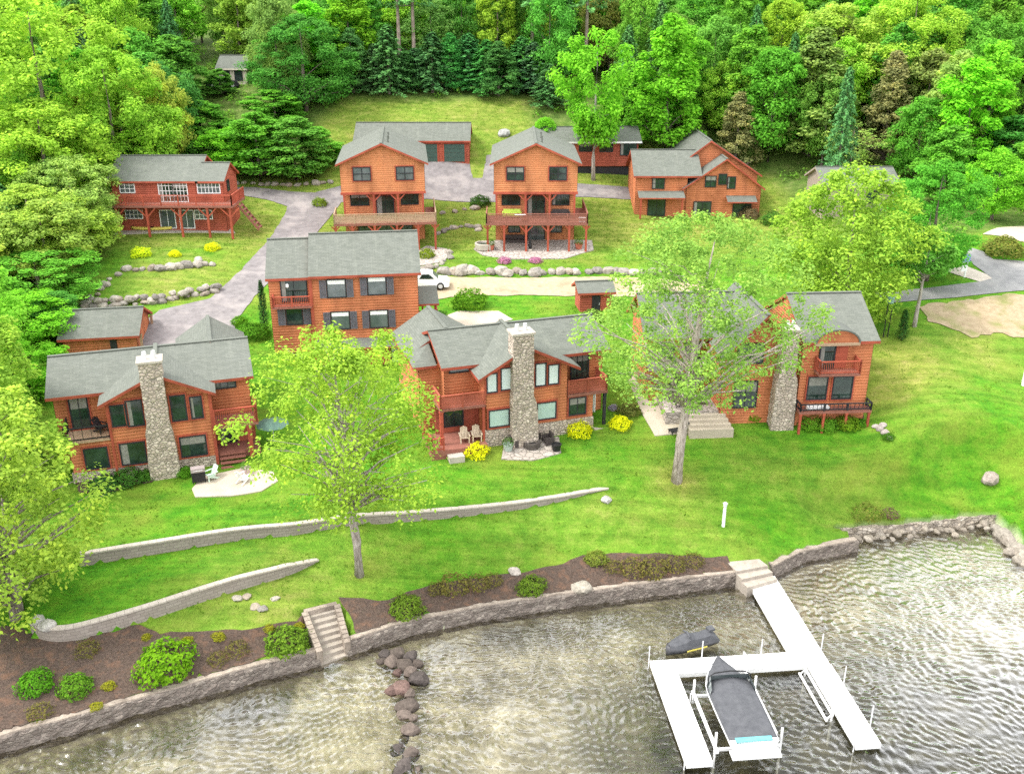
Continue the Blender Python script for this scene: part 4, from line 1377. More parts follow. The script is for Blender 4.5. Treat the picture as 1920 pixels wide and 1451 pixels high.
dock_section(0, 1.88, -.35, 3.5, 'y'); dock_section(0, 1.88, 3.52, 7.18, 'y'); dock_section(-7.97, -3.0, 7.2, 8.42, 'x'); dock_section(-2.98, 1.9, 7.2, 8.42, 'x')
dock_section(-7.97, -6.68, 8.44, 11.7, 'y'); dock_section(-7.97, -6.68, 11.72, 15.0, 'y'); dock_section(.66, 1.94, 8.44, 11.5, 'y'); dock_section(.66, 1.94, 11.52, 14.6, 'y')
for (x, y, h) in ((-8.05, 7.3, 1.5), (-5.0, 7.14, 1.5), (-1.6, 7.14, 1.4), (1.98, 7.0, 1.4), (2.0, 10.0, 1.5), (2.02, 13.2, 1.6), (-6.6, 14.9, .9), (-8.05, 14.9, .6), (-6.6, 10.6, .9), (.6, 14.5, .7), (.58, 11.9, .9)):
    m = MB(XR); m.tube([(x, y, -1.8), (x, y, h)], [.035, .035], 8); m.build('dock_pole', METAL, root)

m = MB(); pts = []
LP_ = [zp(1372, 1066, .98), zp(1432, 1058, .98), zp(1458, 1080, .9), zp(1402, 1096, .9)]
root = empty('dock_landing', LP_[0], 0, 'pale concrete landing with two steps where the dock meets the shore', 'steps')
for k, (t0, t1, z) in enumerate(((-.35, .3, 1.12), (.3, .66, .92), (.66, 1.0, .7))):
    q = [LP_[0].lerp(LP_[3], t0), LP_[0].lerp(LP_[3], t1), LP_[1].lerp(LP_[2], t1), LP_[1].lerp(LP_[2], t0)]
    m = MB(Matrix.Translation(-root.location))
    m.add([(p.x, p.y, -.6) for p in q] + [(p.x, p.y, z) for p in q], [(0, 3, 2, 1), (4, 5, 6, 7), (0, 1, 5, 4), (1, 2, 6, 5), (2, 3, 7, 6), (3, 0, 4, 7)])
    m.build('step', STEPST, root)

# ---- motor boat under its grey cover
COVER = mottled('grey_canvas', (.06, .062, .068), (.09, .092, .099), 3, .75, .3, .03)
HULLW = mottled('white_gelcoat', (.72, .73, .72), (.80, .81, .80), 2, .25, .03)
root = empty('motorboat', dk(-4.72, 15.0, 0), 0, 'white motorboat under a dark grey canvas cover on the boat lift', 'boat')
XB = Matrix.Translation(-root.location) @ DX @ Matrix.Translation((-4.72, 0, .55))
def bw(y):                       # half beam along the hull, bow at 8.75, stern at 15
    t = (15.05 - y) / 6.3
    return 1.24 * (1 - max(0, (t - .55) / .45) ** 2.2) * (.96 + .04 * math.sin(t * 3)) if t < 1 else .02
ys = [8.76, 8.9, 9.2, 9.6, 10.1, 10.7, 11.4, 12.2, 13.0, 13.8, 14.5, 15.0]
m = MB(XB); rings = []
for y in ys:
    b = max(bw(y), .03); sh_ = .18 * max(0, (11 - y) / 2.3) ** 1.5
    rings.append([(-b, y, .95 + sh_), (-b * .98, y, .75 + sh_), (-b * .78, y, .28 + sh_ * .8), (0, y, .02 + sh_ * 1.6), (b * .78, y, .28 + sh_ * .8), (b * .98, y, .75 + sh_), (b, y, .95 + sh_), (b * .9, y, .98 + sh_), (0, y, 1.0 + sh_), (-b * .9, y, .98 + sh_)])
m.loft(rings); m.build('hull', HULLW, root, True)
m = MB(XB); m.box((-1.2, 14.98, .42), (1.2, 15.55, .52)); m.build('swim_platform', WHITE, root)
TEAL = mottled('teal_upholstery', (.10, .33, .36), (.14, .42, .45), 3, .6)
m = MB(XB); m.box((-.9, 14.72, .9), (.9, 15.0, 1.04)); m.build('sun_pad', TEAL, root)
m = MB(XB); rings = []
for y in [10.75, 11.2, 11.9, 12.6, 13.3, 14.0, 14.5, 14.8]:
    b = bw(y) * 1.0; k = 1.36 if y < 11.5 else 1.3 - .09 * (y - 11.5)
    sag = .03 * math.sin(y * 4)
    rings.append([(-b, y, .97), (-b * .9, y, 1.04 + (k - 1) * .3), (-b * .45, y, k - .03 + sag), (0, y, k + .03), (b * .45, y, k - .03 + sag), (b * .9, y, 1.04 + (k - 1) * .3), (b, y, .97)])
m.loft(rings, caps=True); m.build('cover', COVER, root, False)
m = MB(XB); rings = []
for y in [8.95, 9.3, 9.8, 10.2, 10.5]:
    b = bw(y) * .97
    s2 = .18 * max(0, (11 - y) / 2.3) ** 1.5
    rings.append([(-b, y, .96 + s2), (-b * .5, y, 1.13 + s2), (0, y, 1.22 + s2), (b * .5, y, 1.13 + s2), (b, y, .96 + s2)])
m.loft(rings); m.build('bow_cover', COVER, root)
m = MB(XB)
m.add([(-1.12, 10.62, 1.02), (1.12, 10.62, 1.02), (1.0, 10.85, 1.62), (-1.0, 10.85, 1.62)], [(0, 1, 2, 3)])
m.add([(-1.12, 10.62, 1.02), (-1.0, 10.85, 1.62), (-1.14, 11.6, 1.35), (-1.2, 11.6, 1.0)], [(0, 1, 2, 3)])
m.add([(1.12, 10.62, 1.02), (1.0, 10.85, 1.62), (1.14, 11.6, 1.35), (1.2, 11.6, 1.0)], [(3, 2, 1, 0)])
m.build('windshield', GLASS_GREY, root)
m = MB(XB)
arch = [(-1.15, 11.0, 1.0), (-1.1, 10.9, 1.62), (-.8, 10.88, 1.8), (0, 10.86, 1.86), (.8, 10.88, 1.8), (1.1, 10.9, 1.62), (1.15, 11.0, 1.0)]
m.tube(arch, [.035] * 7, 6); m.build('tower_bar', BLACK, root)
m = MB(XB)
for sg in (-1, 1):
    m.tube([(sg * bw(y) * 1.01, y, .93) for y in ys[2:]], [.03] * len(ys[2:]), 6)
m.build('rub_rail', METAL, root)

root = empty('boat_lift', dk(-4.7, 12, 0), 0, 'white metal boat lift frame cradling the covered motorboat', 'boat lift')
XL = Matrix.Translation(-root.location) @ DX
for x in (-6.35, -3.05):
    m = MB(XL); m.beam((x, 10.1 if x < -5 else 8.6, .62), (x, 14.6 if x < -5 else 13.6, .62), .14, .12); m.build('bunk_rail', WHITE, root)
    for y in (10.3, 14.2):
        m = MB(XL); m.beam((x, y, -1.8), (x, y, 1.5), .1); m.build('lift_post', WHITE, root)
for y in (10.3, 14.2):
    m = MB(XL); m.beam((-6.35, y, .45), (-3.05, y, .45), .12, .14); m.build('crossbeam', WHITE, root)
m = MB(XL); m.tube([(-3.05, 8.3, .5), (-3.05, 8.3, 1.5), (-3.05, 8.9, 1.55)], [.05] * 3, 8); m.lathe((-2.95, 8.5, 1.2), [(.22, 0), (.24, .06), (.22, .12)], 14); m.build('winch', WHITE, root)

root = empty('lift_rail', dk(.35, 10.5, 0), 0, 'empty slim white lift rail hanging along the inner side of the right dock leg', 'boat lift')
XL = Matrix.Translation(-root.location) @ DX
for x, z in ((.38, .42), (.1, .1)):
    m = MB(XL); m.beam((x, 8.6, z), (x, 12.4, z), .1); m.build('bunk_rail', WHITE, root)
for y in (8.7, 12.3):
    m = MB(XL); m.beam((.38, y, -1.6), (.38, y, 1.1), .09); m.build('lift_post', WHITE, root)
    m = MB(XL); m.tube([(.38, y, .42), (.1, y, .1)], [.04, .04], 6); m.build('strut', WHITE, root)

# ---- personal watercraft under a cover, beside the dock
root = empty('jet_ski', dk(-5.2, 5.75, 0), 0, 'covered dark grey jet ski moored behind the dock crossbar', 'jet ski')
ang = math.atan2(-.98, 3.2)
XJ = Matrix.Translation(-root.location) @ DX @ Matrix.Translation((-5.15, 5.75, .12)) @ Matrix.Rotation(ang, 4, 'Z')
m = MB(XJ); rings = []
for x, b, z in ((-1.7, .12, .42), (-1.45, .36, .40), (-.9, .54, .36), (0, .6, .34), (.9, .58, .34), (1.55, .5, .34)):
    rings.append([(x, -b, z), (x, -b * .7, .02), (x, 0, -.16), (x, b * .7, .02), (x, b, z), (x, 0, z + .06)])
m.loft(rings); m.build('hull', mottled('dark_hull', (.05, .05, .055), (.08, .08, .085), 3, .4), root, True)
m = MB(XJ); rings = []
for x, b, zt in ((-1.55, .2, .56), (-1.2, .42, .68), (-.7, .52, .85), (-.35, .5, 1.02), (.0, .46, .86), (.6, .42, .8), (1.0, .42, .86), (1.45, .4, .55)):
    rings.append([(x, -b, .38), (x, -b * .75, .38 + (zt - .38) * .65), (x, -.1, zt), (x, .1, zt), (x, b * .75, .38 + (zt - .38) * .65), (x, b, .38)])
m.loft(rings); m.build('cover', COVER, root)
m = MB(XJ); m.tube([(-.45, -.35, .98), (-.4, 0, 1.08), (-.45, .35, .98)], [.05, .07, .05], 8); m.build('handlebar_cover', COVER, root)
YEL = mottled('yellow_plastic', (.62, .52, .10), (.72, .62, .14), 2, .4)
m = MB(XJ); m.beam((-.7, .585, .24), (.6, .61, .24), .03, .08); m.build('stripe', YEL, root)
m = MB(XJ); m.box((.95, -.2, .84), (1.35, .2, .97)); m.build('seat_end', COVER, root)


# ------------------------------------------------------------------ boulders
def rock_mesh(seed, sub=2, amp=.35):
    bm = bmesh.new(); bmesh.ops.create_icosphere(bm, subdivisions=sub, radius=1)
    off = Vector((seed * 3.1, seed * 1.7, seed * 5.3))
    for v in bm.verts:
        p = v.co.copy()
        s = 1 + noise.noise(p * .9 + off) * amp + noise.noise(p * 2.2 + off) * amp * .4
        v.co = p * s
        for ax in (Vector((1, .2, .3)), Vector((-.3, 1, .2)), Vector((.1, -.3, 1)), Vector((-.8, -.5, .4))):   # flattened faces
            a = ax.normalized(); d = v.co.dot(a)
            if d > .78: v.co -= a * (d - .78) * .8
    me = bpy.data.meshes.new('boulder'); bm.to_mesh(me); bm.free(); me.materials.append(ROCK)
    return me


ROCKS = [rock_mesh(k) for k in range(7)]
GREYS = [(.42, .37, .31), (.50, .45, .38), (.36, .33, .29), (.56, .51, .43), (.45, .38, .30)]


def boulder(p, s, label, group=None, cols=GREYS, name='boulder', sink=.25, flat=.75, cat='rock'):
    o = bpy.data.objects.new(name, random.choice(ROCKS)); COL.objects.link(o)
    k = s * random.uniform(.8, 1.2)
    o.scale = (k * random.uniform(.9, 1.35), k * random.uniform(.8, 1.1), k * flat * random.uniform(.8, 1.1))
    o.location = (p[0], p[1], p[2] + o.scale.z * (1 - sink * 2) * .6)
    o.rotation_euler = (random.uniform(-.2, .2), random.uniform(-.2, .2), random.uniform(0, 6.28))
    c = random.choice(cols); j = random.uniform(.62, .9)
    o.color = (c[0] * j, c[1] * j, c[2] * j, 1)
    return tag(o, label, cat, group)


def boulder_row(pts, step, s, label, group, jitter=.15, rows=1, cols=GREYS):
    W = [gp(*p) for p in pts]
    line = resample([tuple(w.xy) for w in W], step)
    for r_ in range(rows):
        for p in line:
            q = p + rng.normal(0, jitter, 2)
            if r_: q = q + np.array([.2, s * .7])
            boulder((q[0], q[1], tz(*q) + r_ * s * .75), s * random.uniform(.7, 1.25), label, group, cols)


g = 'boulders of the upper terrace wall below the red cottage'
boulder_row([(236, 508), (300, 505), (350, 500), (402, 496)], .85, .5, 'weathered grey boulder in the upper terrace row below the red cottage', g)
boulder_row([(222, 515), (200, 533), (180, 552), (160, 572)], 1.0, .45, 'weathered grey boulder in the upper terrace row below the red cottage', g)
g = 'boulders of the lower terrace wall beside the driveway'
boulder_row([(160, 578), (220, 574), (300, 566), (400, 548)], .8, .5, 'pale boulder stacked in the lower terrace wall beside the driveway', g, rows=2)
g = 'boulders of the wall along the sandy drive'
boulder_row([(835, 513), (900, 512), (1000, 514), (1120, 510), (1240, 512)], 1.0, .72, 'large cream boulder in the wall between cottage terrace and sandy drive', g, rows=1)
g = 'stones lining the back of the driveway'
boulder_row([(430, 345), (500, 347), (560, 349), (620, 342)], 1.0, .42, 'small pale stone lining the wooded edge of the driveway', g, rows=1)
g = 'stones edging the slope between the two gabled cottages'
boulder_row([(822, 440), (850, 428), (880, 420), (900, 432)], 1.1, .45, 'stone edging the grass slope between the two gabled cottages', g)
boulder_row([(815, 405), (850, 395), (890, 392)], 1.2, .4, 'stone edging the grass slope between the two gabled cottages', g)
g = 'stones around the small terrace of the left gabled cottage'
boulder_row([(790, 508), (820, 500), (845, 485), (842, 470)], .8, .4, 'stone ringing the small terrace beside the left gabled cottage', g)
g = 'rocks of the jetty in the water'
DARKR = [(.15, .12, .10), (.19, .15, .125), (.12, .10, .09), (.2, .13, .11)]
for (px, py, s) in ((722, 1228, .45), (745, 1226, .5), (770, 1232, .45), (735, 1242, .5), (760, 1248, .5), (783, 1245, .4), (715, 1240, .35), (770, 1262, .45), (785, 1275, .5), (745, 1262, .35), (752, 1290, .6), (735, 1296, .5), (768, 1302, .4), (765, 1325, .5), (758, 1340, .4), (775, 1345, .3), (768, 1370, .5), (757, 1380, .35), (745, 1400, .5), (770, 1410, .45), (760, 1432, .5), (748, 1445, .4), (782, 1440, .4)):
    p = zp(px, py, 0)
    boulder((p.x, p.y, -.02 if py < 1380 else -.25), s * .92, 'dark wet rock in the row of rocks running out into the lake', g, DARKR, flat=.7)
g = 'rocks at the right end of the cove'
for (px, py, s) in ((1868, 988, .55), (1882, 1000, .6), (1893, 1012, .55), (1905, 1022, .65), (1918, 1034, .6), (1930, 1046, .6), (1895, 1030, .45), (1912, 1045, .5)):
    p = zp(px, py, .3)
    boulder((p.x, p.y, 0.05), s, 'pale rock at the right end of the shallow cove', g, [(.46, .41, .34), (.40, .35, .29)])
boulder(gp(1856, 899), .62, 'single large pale boulder on the right lawn', None, [(.50, .42, .36)])
boulder(gp(1090, 1103), .8, 'flat tan boulder in the mulch bed behind the seawall', None, [(.5, .45, .37)], flat=.45)
boulder(gp(372, 490), .62, 'pale boulder beside the right yellow shrub below the red cottage', None, [(.6, .55, .48)])
boulder(gp(945, 252), .8, 'grey boulder at the lower edge of the upper field', None, [(.5, .5, .47)])
g = 'loose rocks along the cove wall'
for k in range(34):
    t_ = k / 33; px = 1572 + 290 * t_ + random.uniform(-4, 4); py = 1010 - 24 * t_ + random.uniform(-9, 3)
    p = zp(px, py, .5)
    boulder((p.x, p.y, random.uniform(.1, .4)), random.uniform(.15, .33), 'loose rock on the low wall along the cove', g, [(.46, .40, .32), (.36, .31, .25), (.52, .46, .38)])
g = 'stones of the little rockery by the right log house'
for (px, py) in ((1643, 800), (1650, 806), (1660, 813), (1655, 800), (1668, 822)):
    boulder(gp(px, py), .3, 'stone in the little rockery beside the right log house', g, [(.58, .5, .46)])
g = 'stones lying in the grass above the left mulch bed'
for (px, py, s) in ((446, 1122, .35), (462, 1118, .3), (478, 1138, .35), (492, 1142, .3), (516, 1122, .25)):
    boulder(gp(px, py), s, 'low stone lying in the grass above the left mulch bed', g, flat=.4)
boulder(gp(1137, 938), .35, 'small white stone at the right end of the upper retaining wall', None, [(.65, .62, .58)])
boulder(gp(965, 1074), .35, 'small pale stone at the top edge of the right mulch bed', None, [(.62, .55, .48)])
boulder(gp(90, 1178), .5, 'pale block at the left end of the lower retaining wall', None, [(.6, .57, .52)])
boulder(gp(72, 1166), .42, 'smaller pale block behind the left end of the lower retaining wall', None, [(.62, .6, .55)])


# ------------------------------------------------------------------ vegetation
def rand_dirs(n):
    d = rng.normal(size=(n, 3)); return d / np.linalg.norm(d, axis=1)[:, None]


def leaf_quads(c, nrm, size, asp=.62):
    n = len(c)
    t = np.cross(nrm, rand_dirs(n)); t /= np.linalg.norm(t, axis=1)[:, None] + 1e-9
    b = np.cross(nrm, t)
    s = size[:, None]
    co = np.stack([c - t * s, c - b * s * asp + nrm * s * .12, c + t * s, c + b * s * asp + nrm * s * .12], 1).reshape(-1, 3)
    return co


def leaves_mesh(name, c, nrm, size, tint, mat=None, asp=.62):
    co = leaf_quads(c, nrm, size, asp)
    q = np.arange(len(co)).reshape(-1, 4)
    return np_mesh(name, co, q, mat or LEAF, {'tint': np.repeat(tint, 4)})


def clump_leaves(C, RC, n, leaf, droop=0.0, up=.85, centre=None):
    """n leaves around each clump centre C (radius RC): layered, outward and upward facing"""
    c, nr, tt = [], [], []
    for k in range(len(C)):
        d = rand_dirs(n)
        r = RC[k] * rng.uniform(.25, 1.0, n) ** .6
        p = C[k] + d * r[:, None] * np.array([1, 1, .68])
        if droop: p[:, 2] -= droop * rng.uniform(0, 1, n) ** 2 * RC[k] * 2
        nn = d * .6 + rand_dirs(n) * .5 + np.array([0, 0, up])
        c.append(p); nr.append(nn / np.linalg.norm(nn, axis=1)[:, None])
        tt.append(np.clip(rng.normal(.5, .13) + rng.normal(0, .17, n), 0, 1))
    c, nr, tt = np.concatenate(c), np.concatenate(nr), np.concatenate(tt)
    return c, nr, leaf * rng.uniform(.6, 1.3, len(c)), tt


def broadleaf(seed, h=12., r=4., base=.2, shape='round', n_cl=75, n_lf=75, leaf=.24, rc=(.2, .34), droop=0., fill=.5, limbs=16, trunk_r=.2, lean=0.):
    """crown mesh and trunk mesh of one broadleaf tree standing at the origin"""
    global rng
    keep, rng = rng, np.random.default_rng(seed); rd = random.Random(seed)
    H = h * (1 - base); C, RC = [], []
    lobes = [(rd.uniform(0, 6.28), rd.uniform(0, 1), rd.uniform(.75, 1.12)) for _ in range(7)]
    while len(C) < n_cl:
        t = rng.uniform(0, 1); a = rng.uniform(0, 2 * math.pi)
        if shape == 'round': e = math.sqrt(max(0, 1 - (2 * t - .92) ** 2 / 1.15))
        elif shape == 'oval': e = math.sqrt(max(0, 1 - (2 * t - .8) ** 2 / 1.44)) * (1.0 - .25 * t)
        elif shape == 'cone': e = (1 - t) ** .75 * (.55 + .45 * min(1, t * 6))
        else: e = (.35 + .65 * min(1, t * 1.6)) * math.sqrt(max(0, 1 - max(0, t - .55) ** 2 / .22))
        e *= 1 + .2 * math.sin(2 * a + lobes[0][0]) * math.sin(5 * t + lobes[1][0]) + .12 * math.sin(3 * a + lobes[2][0] + 4 * t)
        f = fill + (1 - fill) * rng.uniform(0, 1) ** .5
        if rng.uniform() < .15: f = rng.uniform(.1, .6)
        C.append((math.cos(a) * r * e * f + lean * t * h * .2, math.sin(a) * r * e * f, h * base + H * t * .93)); RC.append(r * rng.uniform(*rc) * (1.1 - .35 * t))
    C = np.array(C); RC = np.array(RC)
    c, nr, sz, tt = clump_leaves(C, RC, n_lf, leaf, droop)
    crown = leaves_mesh('crown', c, nr, sz, tt)
    mb = MB(); P = []
    for i in range(7):
        z = h * .88 * i / 6
        P.append((lean * (i / 6) * h * .18 + rd.uniform(-.02, .02) * h * .3 * (i > 0), rd.uniform(-.02, .02) * h * .3 * (i > 0), z))
    rr = [trunk_r * 1.35, trunk_r, trunk_r * .86, trunk_r * .68, trunk_r * .48, trunk_r * .28, trunk_r * .1]
    P[0] = (0, 0, -.6)
    mb.tube(P, rr, 9)
    order = np.argsort(RC)[::-1][:limbs]
    for k in order:
        e = Vector(C[k]); zt = max(h * base * .8, e.z - (Vector((e.x, e.y)).length) * rd.uniform(.5, 1.0)); zt = min(zt, h * .8)
        i = min(5, int(zt / (h * .88) * 6)); fr = zt / (h * .88) * 6 - i
        s = Vector(P[i]).lerp(Vector(P[i + 1]), max(0, min(1, fr)))
        mid = s.lerp(e, .5) + Vector((rd.uniform(-.3, .3), rd.uniform(-.3, .3), r * .08))
        r0 = max(.03, rr[i] * .34)
        mb.tube([s, mid, e], [r0, r0 * .6, r0 * .18], 5, cap=False)
    me = bpy.data.meshes.new('trunk'); me.from_pydata(mb.v, [], mb.f); me.materials.append(BARK)
    me.polygons.foreach_set('use_smooth', [True] * len(me.polygons)); me.update()
    rng = keep
    return crown, me, h, r


def conifer(seed, h=14., r=3., base=.05, n_br=150, n_lf=36, leaf=.2, power=.85, droop=.25, trunk_r=.2):
    global rng
    keep, rng = rng, np.random.default_rng(seed)
    c, nr, tt = [], [], []; mb = MB()
    mb.tube([(0, 0, -.5), (0, 0, h * .5), (0, 0, h)], [trunk_r, trunk_r * .6, .02], 8)
    for k in range(n_br):
        t = ((k + .5) / n_br) ** .9; z = h * (base + (1 - base) * t)
        L = r * (1 - t) ** power * rng.uniform(.65, 1.12) + .15
        a = k * 2.39996 + rng.uniform(-.4, .4)
        d = np.array([math.cos(a), math.sin(a), 0])
        s = rng.uniform(.12, 1, n_lf) ** .75
        side = np.array([-d[1], d[0], 0])
        p = d * (s * L)[:, None] + side * (rng.normal(0, .16, n_lf) * L * (1.15 - s))[:, None]
        p[:, 2] += z - droop * L * s ** 1.5 + rng.normal(0, .07, n_lf) * (1 + L * .3)
        nn = np.array([0, 0, 1.0]) + d * .35 + rand_dirs(n_lf) * .5
        c.append(p); nr.append(nn / np.linalg.norm(nn, axis=1)[:, None]); tt.append(np.clip(rng.normal(.5, .14) + rng.normal(0, .14, n_lf), 0, 1))
        if k % 4 == 0:
            e = d * L * .8
            mb.tube([(0, 0, z), (e[0], e[1], z - droop * L * .6)], [.05, .012], 4, cap=False)
    c, nr, tt = np.concatenate(c), np.concatenate(nr), np.concatenate(tt)
    crown = leaves_mesh('crown', c, nr, leaf * rng.uniform(.6, 1.35, len(c)), tt, NEEDLE, .5)
    me = bpy.data.meshes.new('trunk'); me.from_pydata(mb.v, [], mb.f); me.materials.append(BARK); me.update()
    rng = keep
    return crown, me, h, r


PRO = {
    'round': [broadleaf(s, 12, 4.4, .16, 'round', 110, 135, .18) for s in (1, 2, 3)],
    'broad': [broadleaf(s, 16, 6.3, .12, 'round', 210, 135, .165, (.13, .25), fill=.55, limbs=24, trunk_r=.28) for s in (21, 22)],
    'oval': [broadleaf(s, 14, 3.4, .12, 'oval', 110, 130, .18) for s in (4, 5, 6)],
    'vase': [broadleaf(s, 13, 4.2, .25, 'vase', 90, 130, .18) for s in (7, 8)],
    'cone': [broadleaf(s, 15, 4.2, .04, 'cone', 150, 115, .165, (.16, .28), fill=.6) for s in (9, 10)],
    'conifer': [conifer(s, 14, 3.2, n_br=190, n_lf=60, leaf=.16, power=.6) for s in (11, 12, 13)],
    'pine': [conifer(s, 22, 3.6, .42, 90, 40, .26, .5, .05, .3) for s in (14, 15)],
    'airy': [broadleaf(s, 12, 4.5, .12, 'vase', 85, 34, .17, (.14, .3), fill=.3, limbs=40, trunk_r=.16) for s in (16, 17)],
}
TREES = []


def plant_tree(kind, x, y, h, w, color, label, name=None, cat='tree', group=None, bark=(.22, .18, .15), z=None, rot=None, var=None):
    crown, trunk, h0, r0 = PRO[kind][var if var is not None else rng.integers(len(PRO[kind]))]
    nm = name or ('conifer_tree' if kind in ('conifer', 'pine') else 'leafy_tree')
    zz = tz(x, y) if z is None else z
    root = empty(nm, (x, y, zz), rng.uniform(0, 6.28) if rot is None else rot, label, cat, group)
    root.scale = (w / (2 * r0), w / (2 * r0), h / h0)
    for n_, me_, c in (('trunk', trunk, bark), ('crown', crown, color)):
        o = bpy.data.objects.new(n_, me_); COL.objects.link(o); o.parent = root; o.color = (*c, 1)
    TREES.append((x, y, w / 2))
    return root


def tree_px(kind, px, ytop, g, wpx, color, label, hmin=4, **kw):
    """a tree whose crown centre is at column px, top at row ytop, standing at distance g"""
    r = ray(px, ytop); t = g / r.y; x = r.x * t; ztop = CAM_H + r.z * t
    z = tz(x, g); h = max(hmin, ztop - z)
    d = g * math.cos(PITCH) + (CAM_H - ztop) * math.sin(PITCH)
    return plant_tree(kind, x, g, h, wpx * d / F_PX, color, label, **kw)


LIME = (.37, .60, .065); LIME2 = (.31, .57, .06); YG = (.38, .56, .085); OLIVE = (.25, .38, .09); MID = (.16, .40, .06); GREEN = (.17, .45, .05); DARK = (.12, .31, .09); DEEP = (.11, .34, .055)
BROWNG = (.32, .33, .13); PALE = (.36, .54, .12); BRIGHT = (.22, .56, .04)
# -- trees one can point to
for a in [
    ('round', 40, -40, 118, 330, LIME, 'big yellow-green tree filling the top left corner'),
    ('round', 185, 75, 116, 230, LIME2, 'yellow-green tree below the brown roof at the top left'),
    ('round', 60, 175, 108, 260, LIME, 'broad lime tree at the left edge, above the olive one'),
    ('round', 215, 165, 121, 190, LIME2, 'lime tree right of the broad lime one, above the red cottage'),
    ('oval', 285, 150, 128, 150, MID, 'mid green tree behind the roof of the red cottage'),
    ('round', 120, 285, 103, 190, PALE, 'pale yellow-green tree left of the roof of the red cottage'),
    ('round', 40, 340, 96, 220, YG, 'olive-yellow tree at the left edge, level with the red cottage deck'),
    ('round', 130, 375, 98, 150, YG, 'small yellowish tree touching the left end of the red cottage'),
    ('round', 60, 470, 88, 240, GREEN, 'bright green tree at the left edge beside the terrace boulders'),
    ('round', 20, 545, 80, 200, BRIGHT, 'bright green bushy tree left of the small log garage'),
    ('round', 95, 560, 82, 90, DEEP, 'small dark green tree touching the small log garage'),
    ('round', 15, 640, 70, 190, BRIGHT, 'green tree at the left edge beside the lowest log house roof'),
    ('oval', 370, 185, 134, 120, GREEN, 'green tree above the middle of the red cottage roof'),
    ('oval', 452, 222, 131, 120, MID, 'mid green tree right of the red cottage'),
    ('oval', 510, 165, 136, 130, GREEN, 'green tree between the red cottage and the tall dense tree'),
    ('round', 560, 20, 141, 190, DEEP, 'tall dense green tree left of the upper field'),
    ('oval', 412, 158, 146, 62, MID, 'slim green tree half hiding the small beige house'),
    ('oval', 475, 205, 124, 130, GREEN, 'young green tree right behind the boulders at the driveway bend'),
    ('oval', 545, 212, 124.5, 125, MID, 'young mid green tree nearest the driveway, left of the gabled cottages'),
    ('oval', 592, 235, 128, 90, GREEN, 'small green tree on the lower left corner of the upper field'),
    ('round', 425, 235, 126, 120, BRIGHT, 'bright bushy tree just right of the red cottage roof'),
    ('oval', 620, 95, 146, 100, GREEN, 'green tree on the left edge of the upper field'),
    ('oval', 318, 60, 143, 120, MID, 'green tree left of the small beige house in the woods'),
    ('oval', 512, 55, 152, 100, MID, 'green tree right of the small beige house in the woods'),
    ('vase', 1122, 45, 126.2, 150, BRIGHT, 'bright maple with a bare pale trunk in front of the low red house'),
    ('oval', 1262, 15, 133, 140, BRIGHT, 'tall bright green tree behind the long red house'),
    ('round', 1372, 105, 137, 100, LIME2, 'lime tree crown between the tall bright tree and the olive giant'),
    ('cone', 1390, 165, 130, 120, BROWNG, 'brownish evergreen behind the two-gabled log house'),
    ('cone', 1545, 40, 133, 220, OLIVE, 'huge olive green evergreen on the right, wide at its base'),
    ('cone', 1685, 85, 131, 140, BROWNG, 'brownish evergreen right of the huge olive one'),
    ('round', 1590, -5, 143, 170, YG, 'yellowish tree top behind the huge olive evergreen'),
    ('round', 1725, -30, 140, 200, LIME, 'lime green tree at the top right'),
    ('oval', 1810, 85, 124, 120, PALE, 'pale slender tree right of the brownish evergreens'),
    ('oval', 1880, 60, 126, 120, BRIGHT, 'bright green tree by the upper right edge'),
    ('round', 1885, 272, 104, 120, BRIGHT, 'bright maple by the right edge above the road'),
    ('oval', 1790, 230, 112, 120, GREEN, 'green tree behind the dark maple'),
    ('round', 1775, 292, 87, 190, (.13, .42, .045), 'dark green maple beside the road'),
    ('airy', 1605, 225, 126, 130, PALE, 'thin pale sparsely leaved tree above the hidden beige house'),
    ('round', 1022, 218, 131, 46, BRIGHT, 'small bright round tree behind the right gabled cottage'),
    ('conifer', 1030, 120, 143, 90, DARK, 'dark evergreen at the right end of the upper field'),
    ('oval', 1190, 110, 137, 90, GREEN, 'green tree between the maple with bare trunk and the tall bright tree'),
]:
    kind, px, yt, g, w, c, lab = a
    if kind == 'round' and w >= 180: kind = 'broad'
    tree_px(kind, px, yt, g, w, c, lab, bark=(.42, .38, .34) if 'bare pale' in lab else (.22, .18, .15))

gg = 'dark evergreens in the hedge row above the field'
for i, px in enumerate(range(662, 1010, 31)):
    kd = 'conifer' if i % 3 else 'cone'
    cc = DARK if i % 3 else (.11, .30, .075)
    tree_px(kd, px + random.uniform(-9, 9), random.uniform(45, 118), 146.5 + random.uniform(-1, 3.5), random.uniform(84, 118), tuple(v * random.uniform(.8, 1.25) for v in cc), 'dark evergreen in the dense row along the top of the field', name='conifer_tree', group=gg)
for px, lab in ((752, 'left of the pair of tall bare-trunked pines above the field'), (779, 'right of the pair of tall bare-trunked pines above the field'), (997, 'tall single pine with long bare trunk above the field end'), (1097, 'tall pine rising behind the bright maple')):
    r_ = ray(px, 175); x = r_.x / r_.y * 151
    plant_tree('pine', x, 151, 26, 8, DARK, lab, name='pine_tree', bark=(.36, .29, .24))

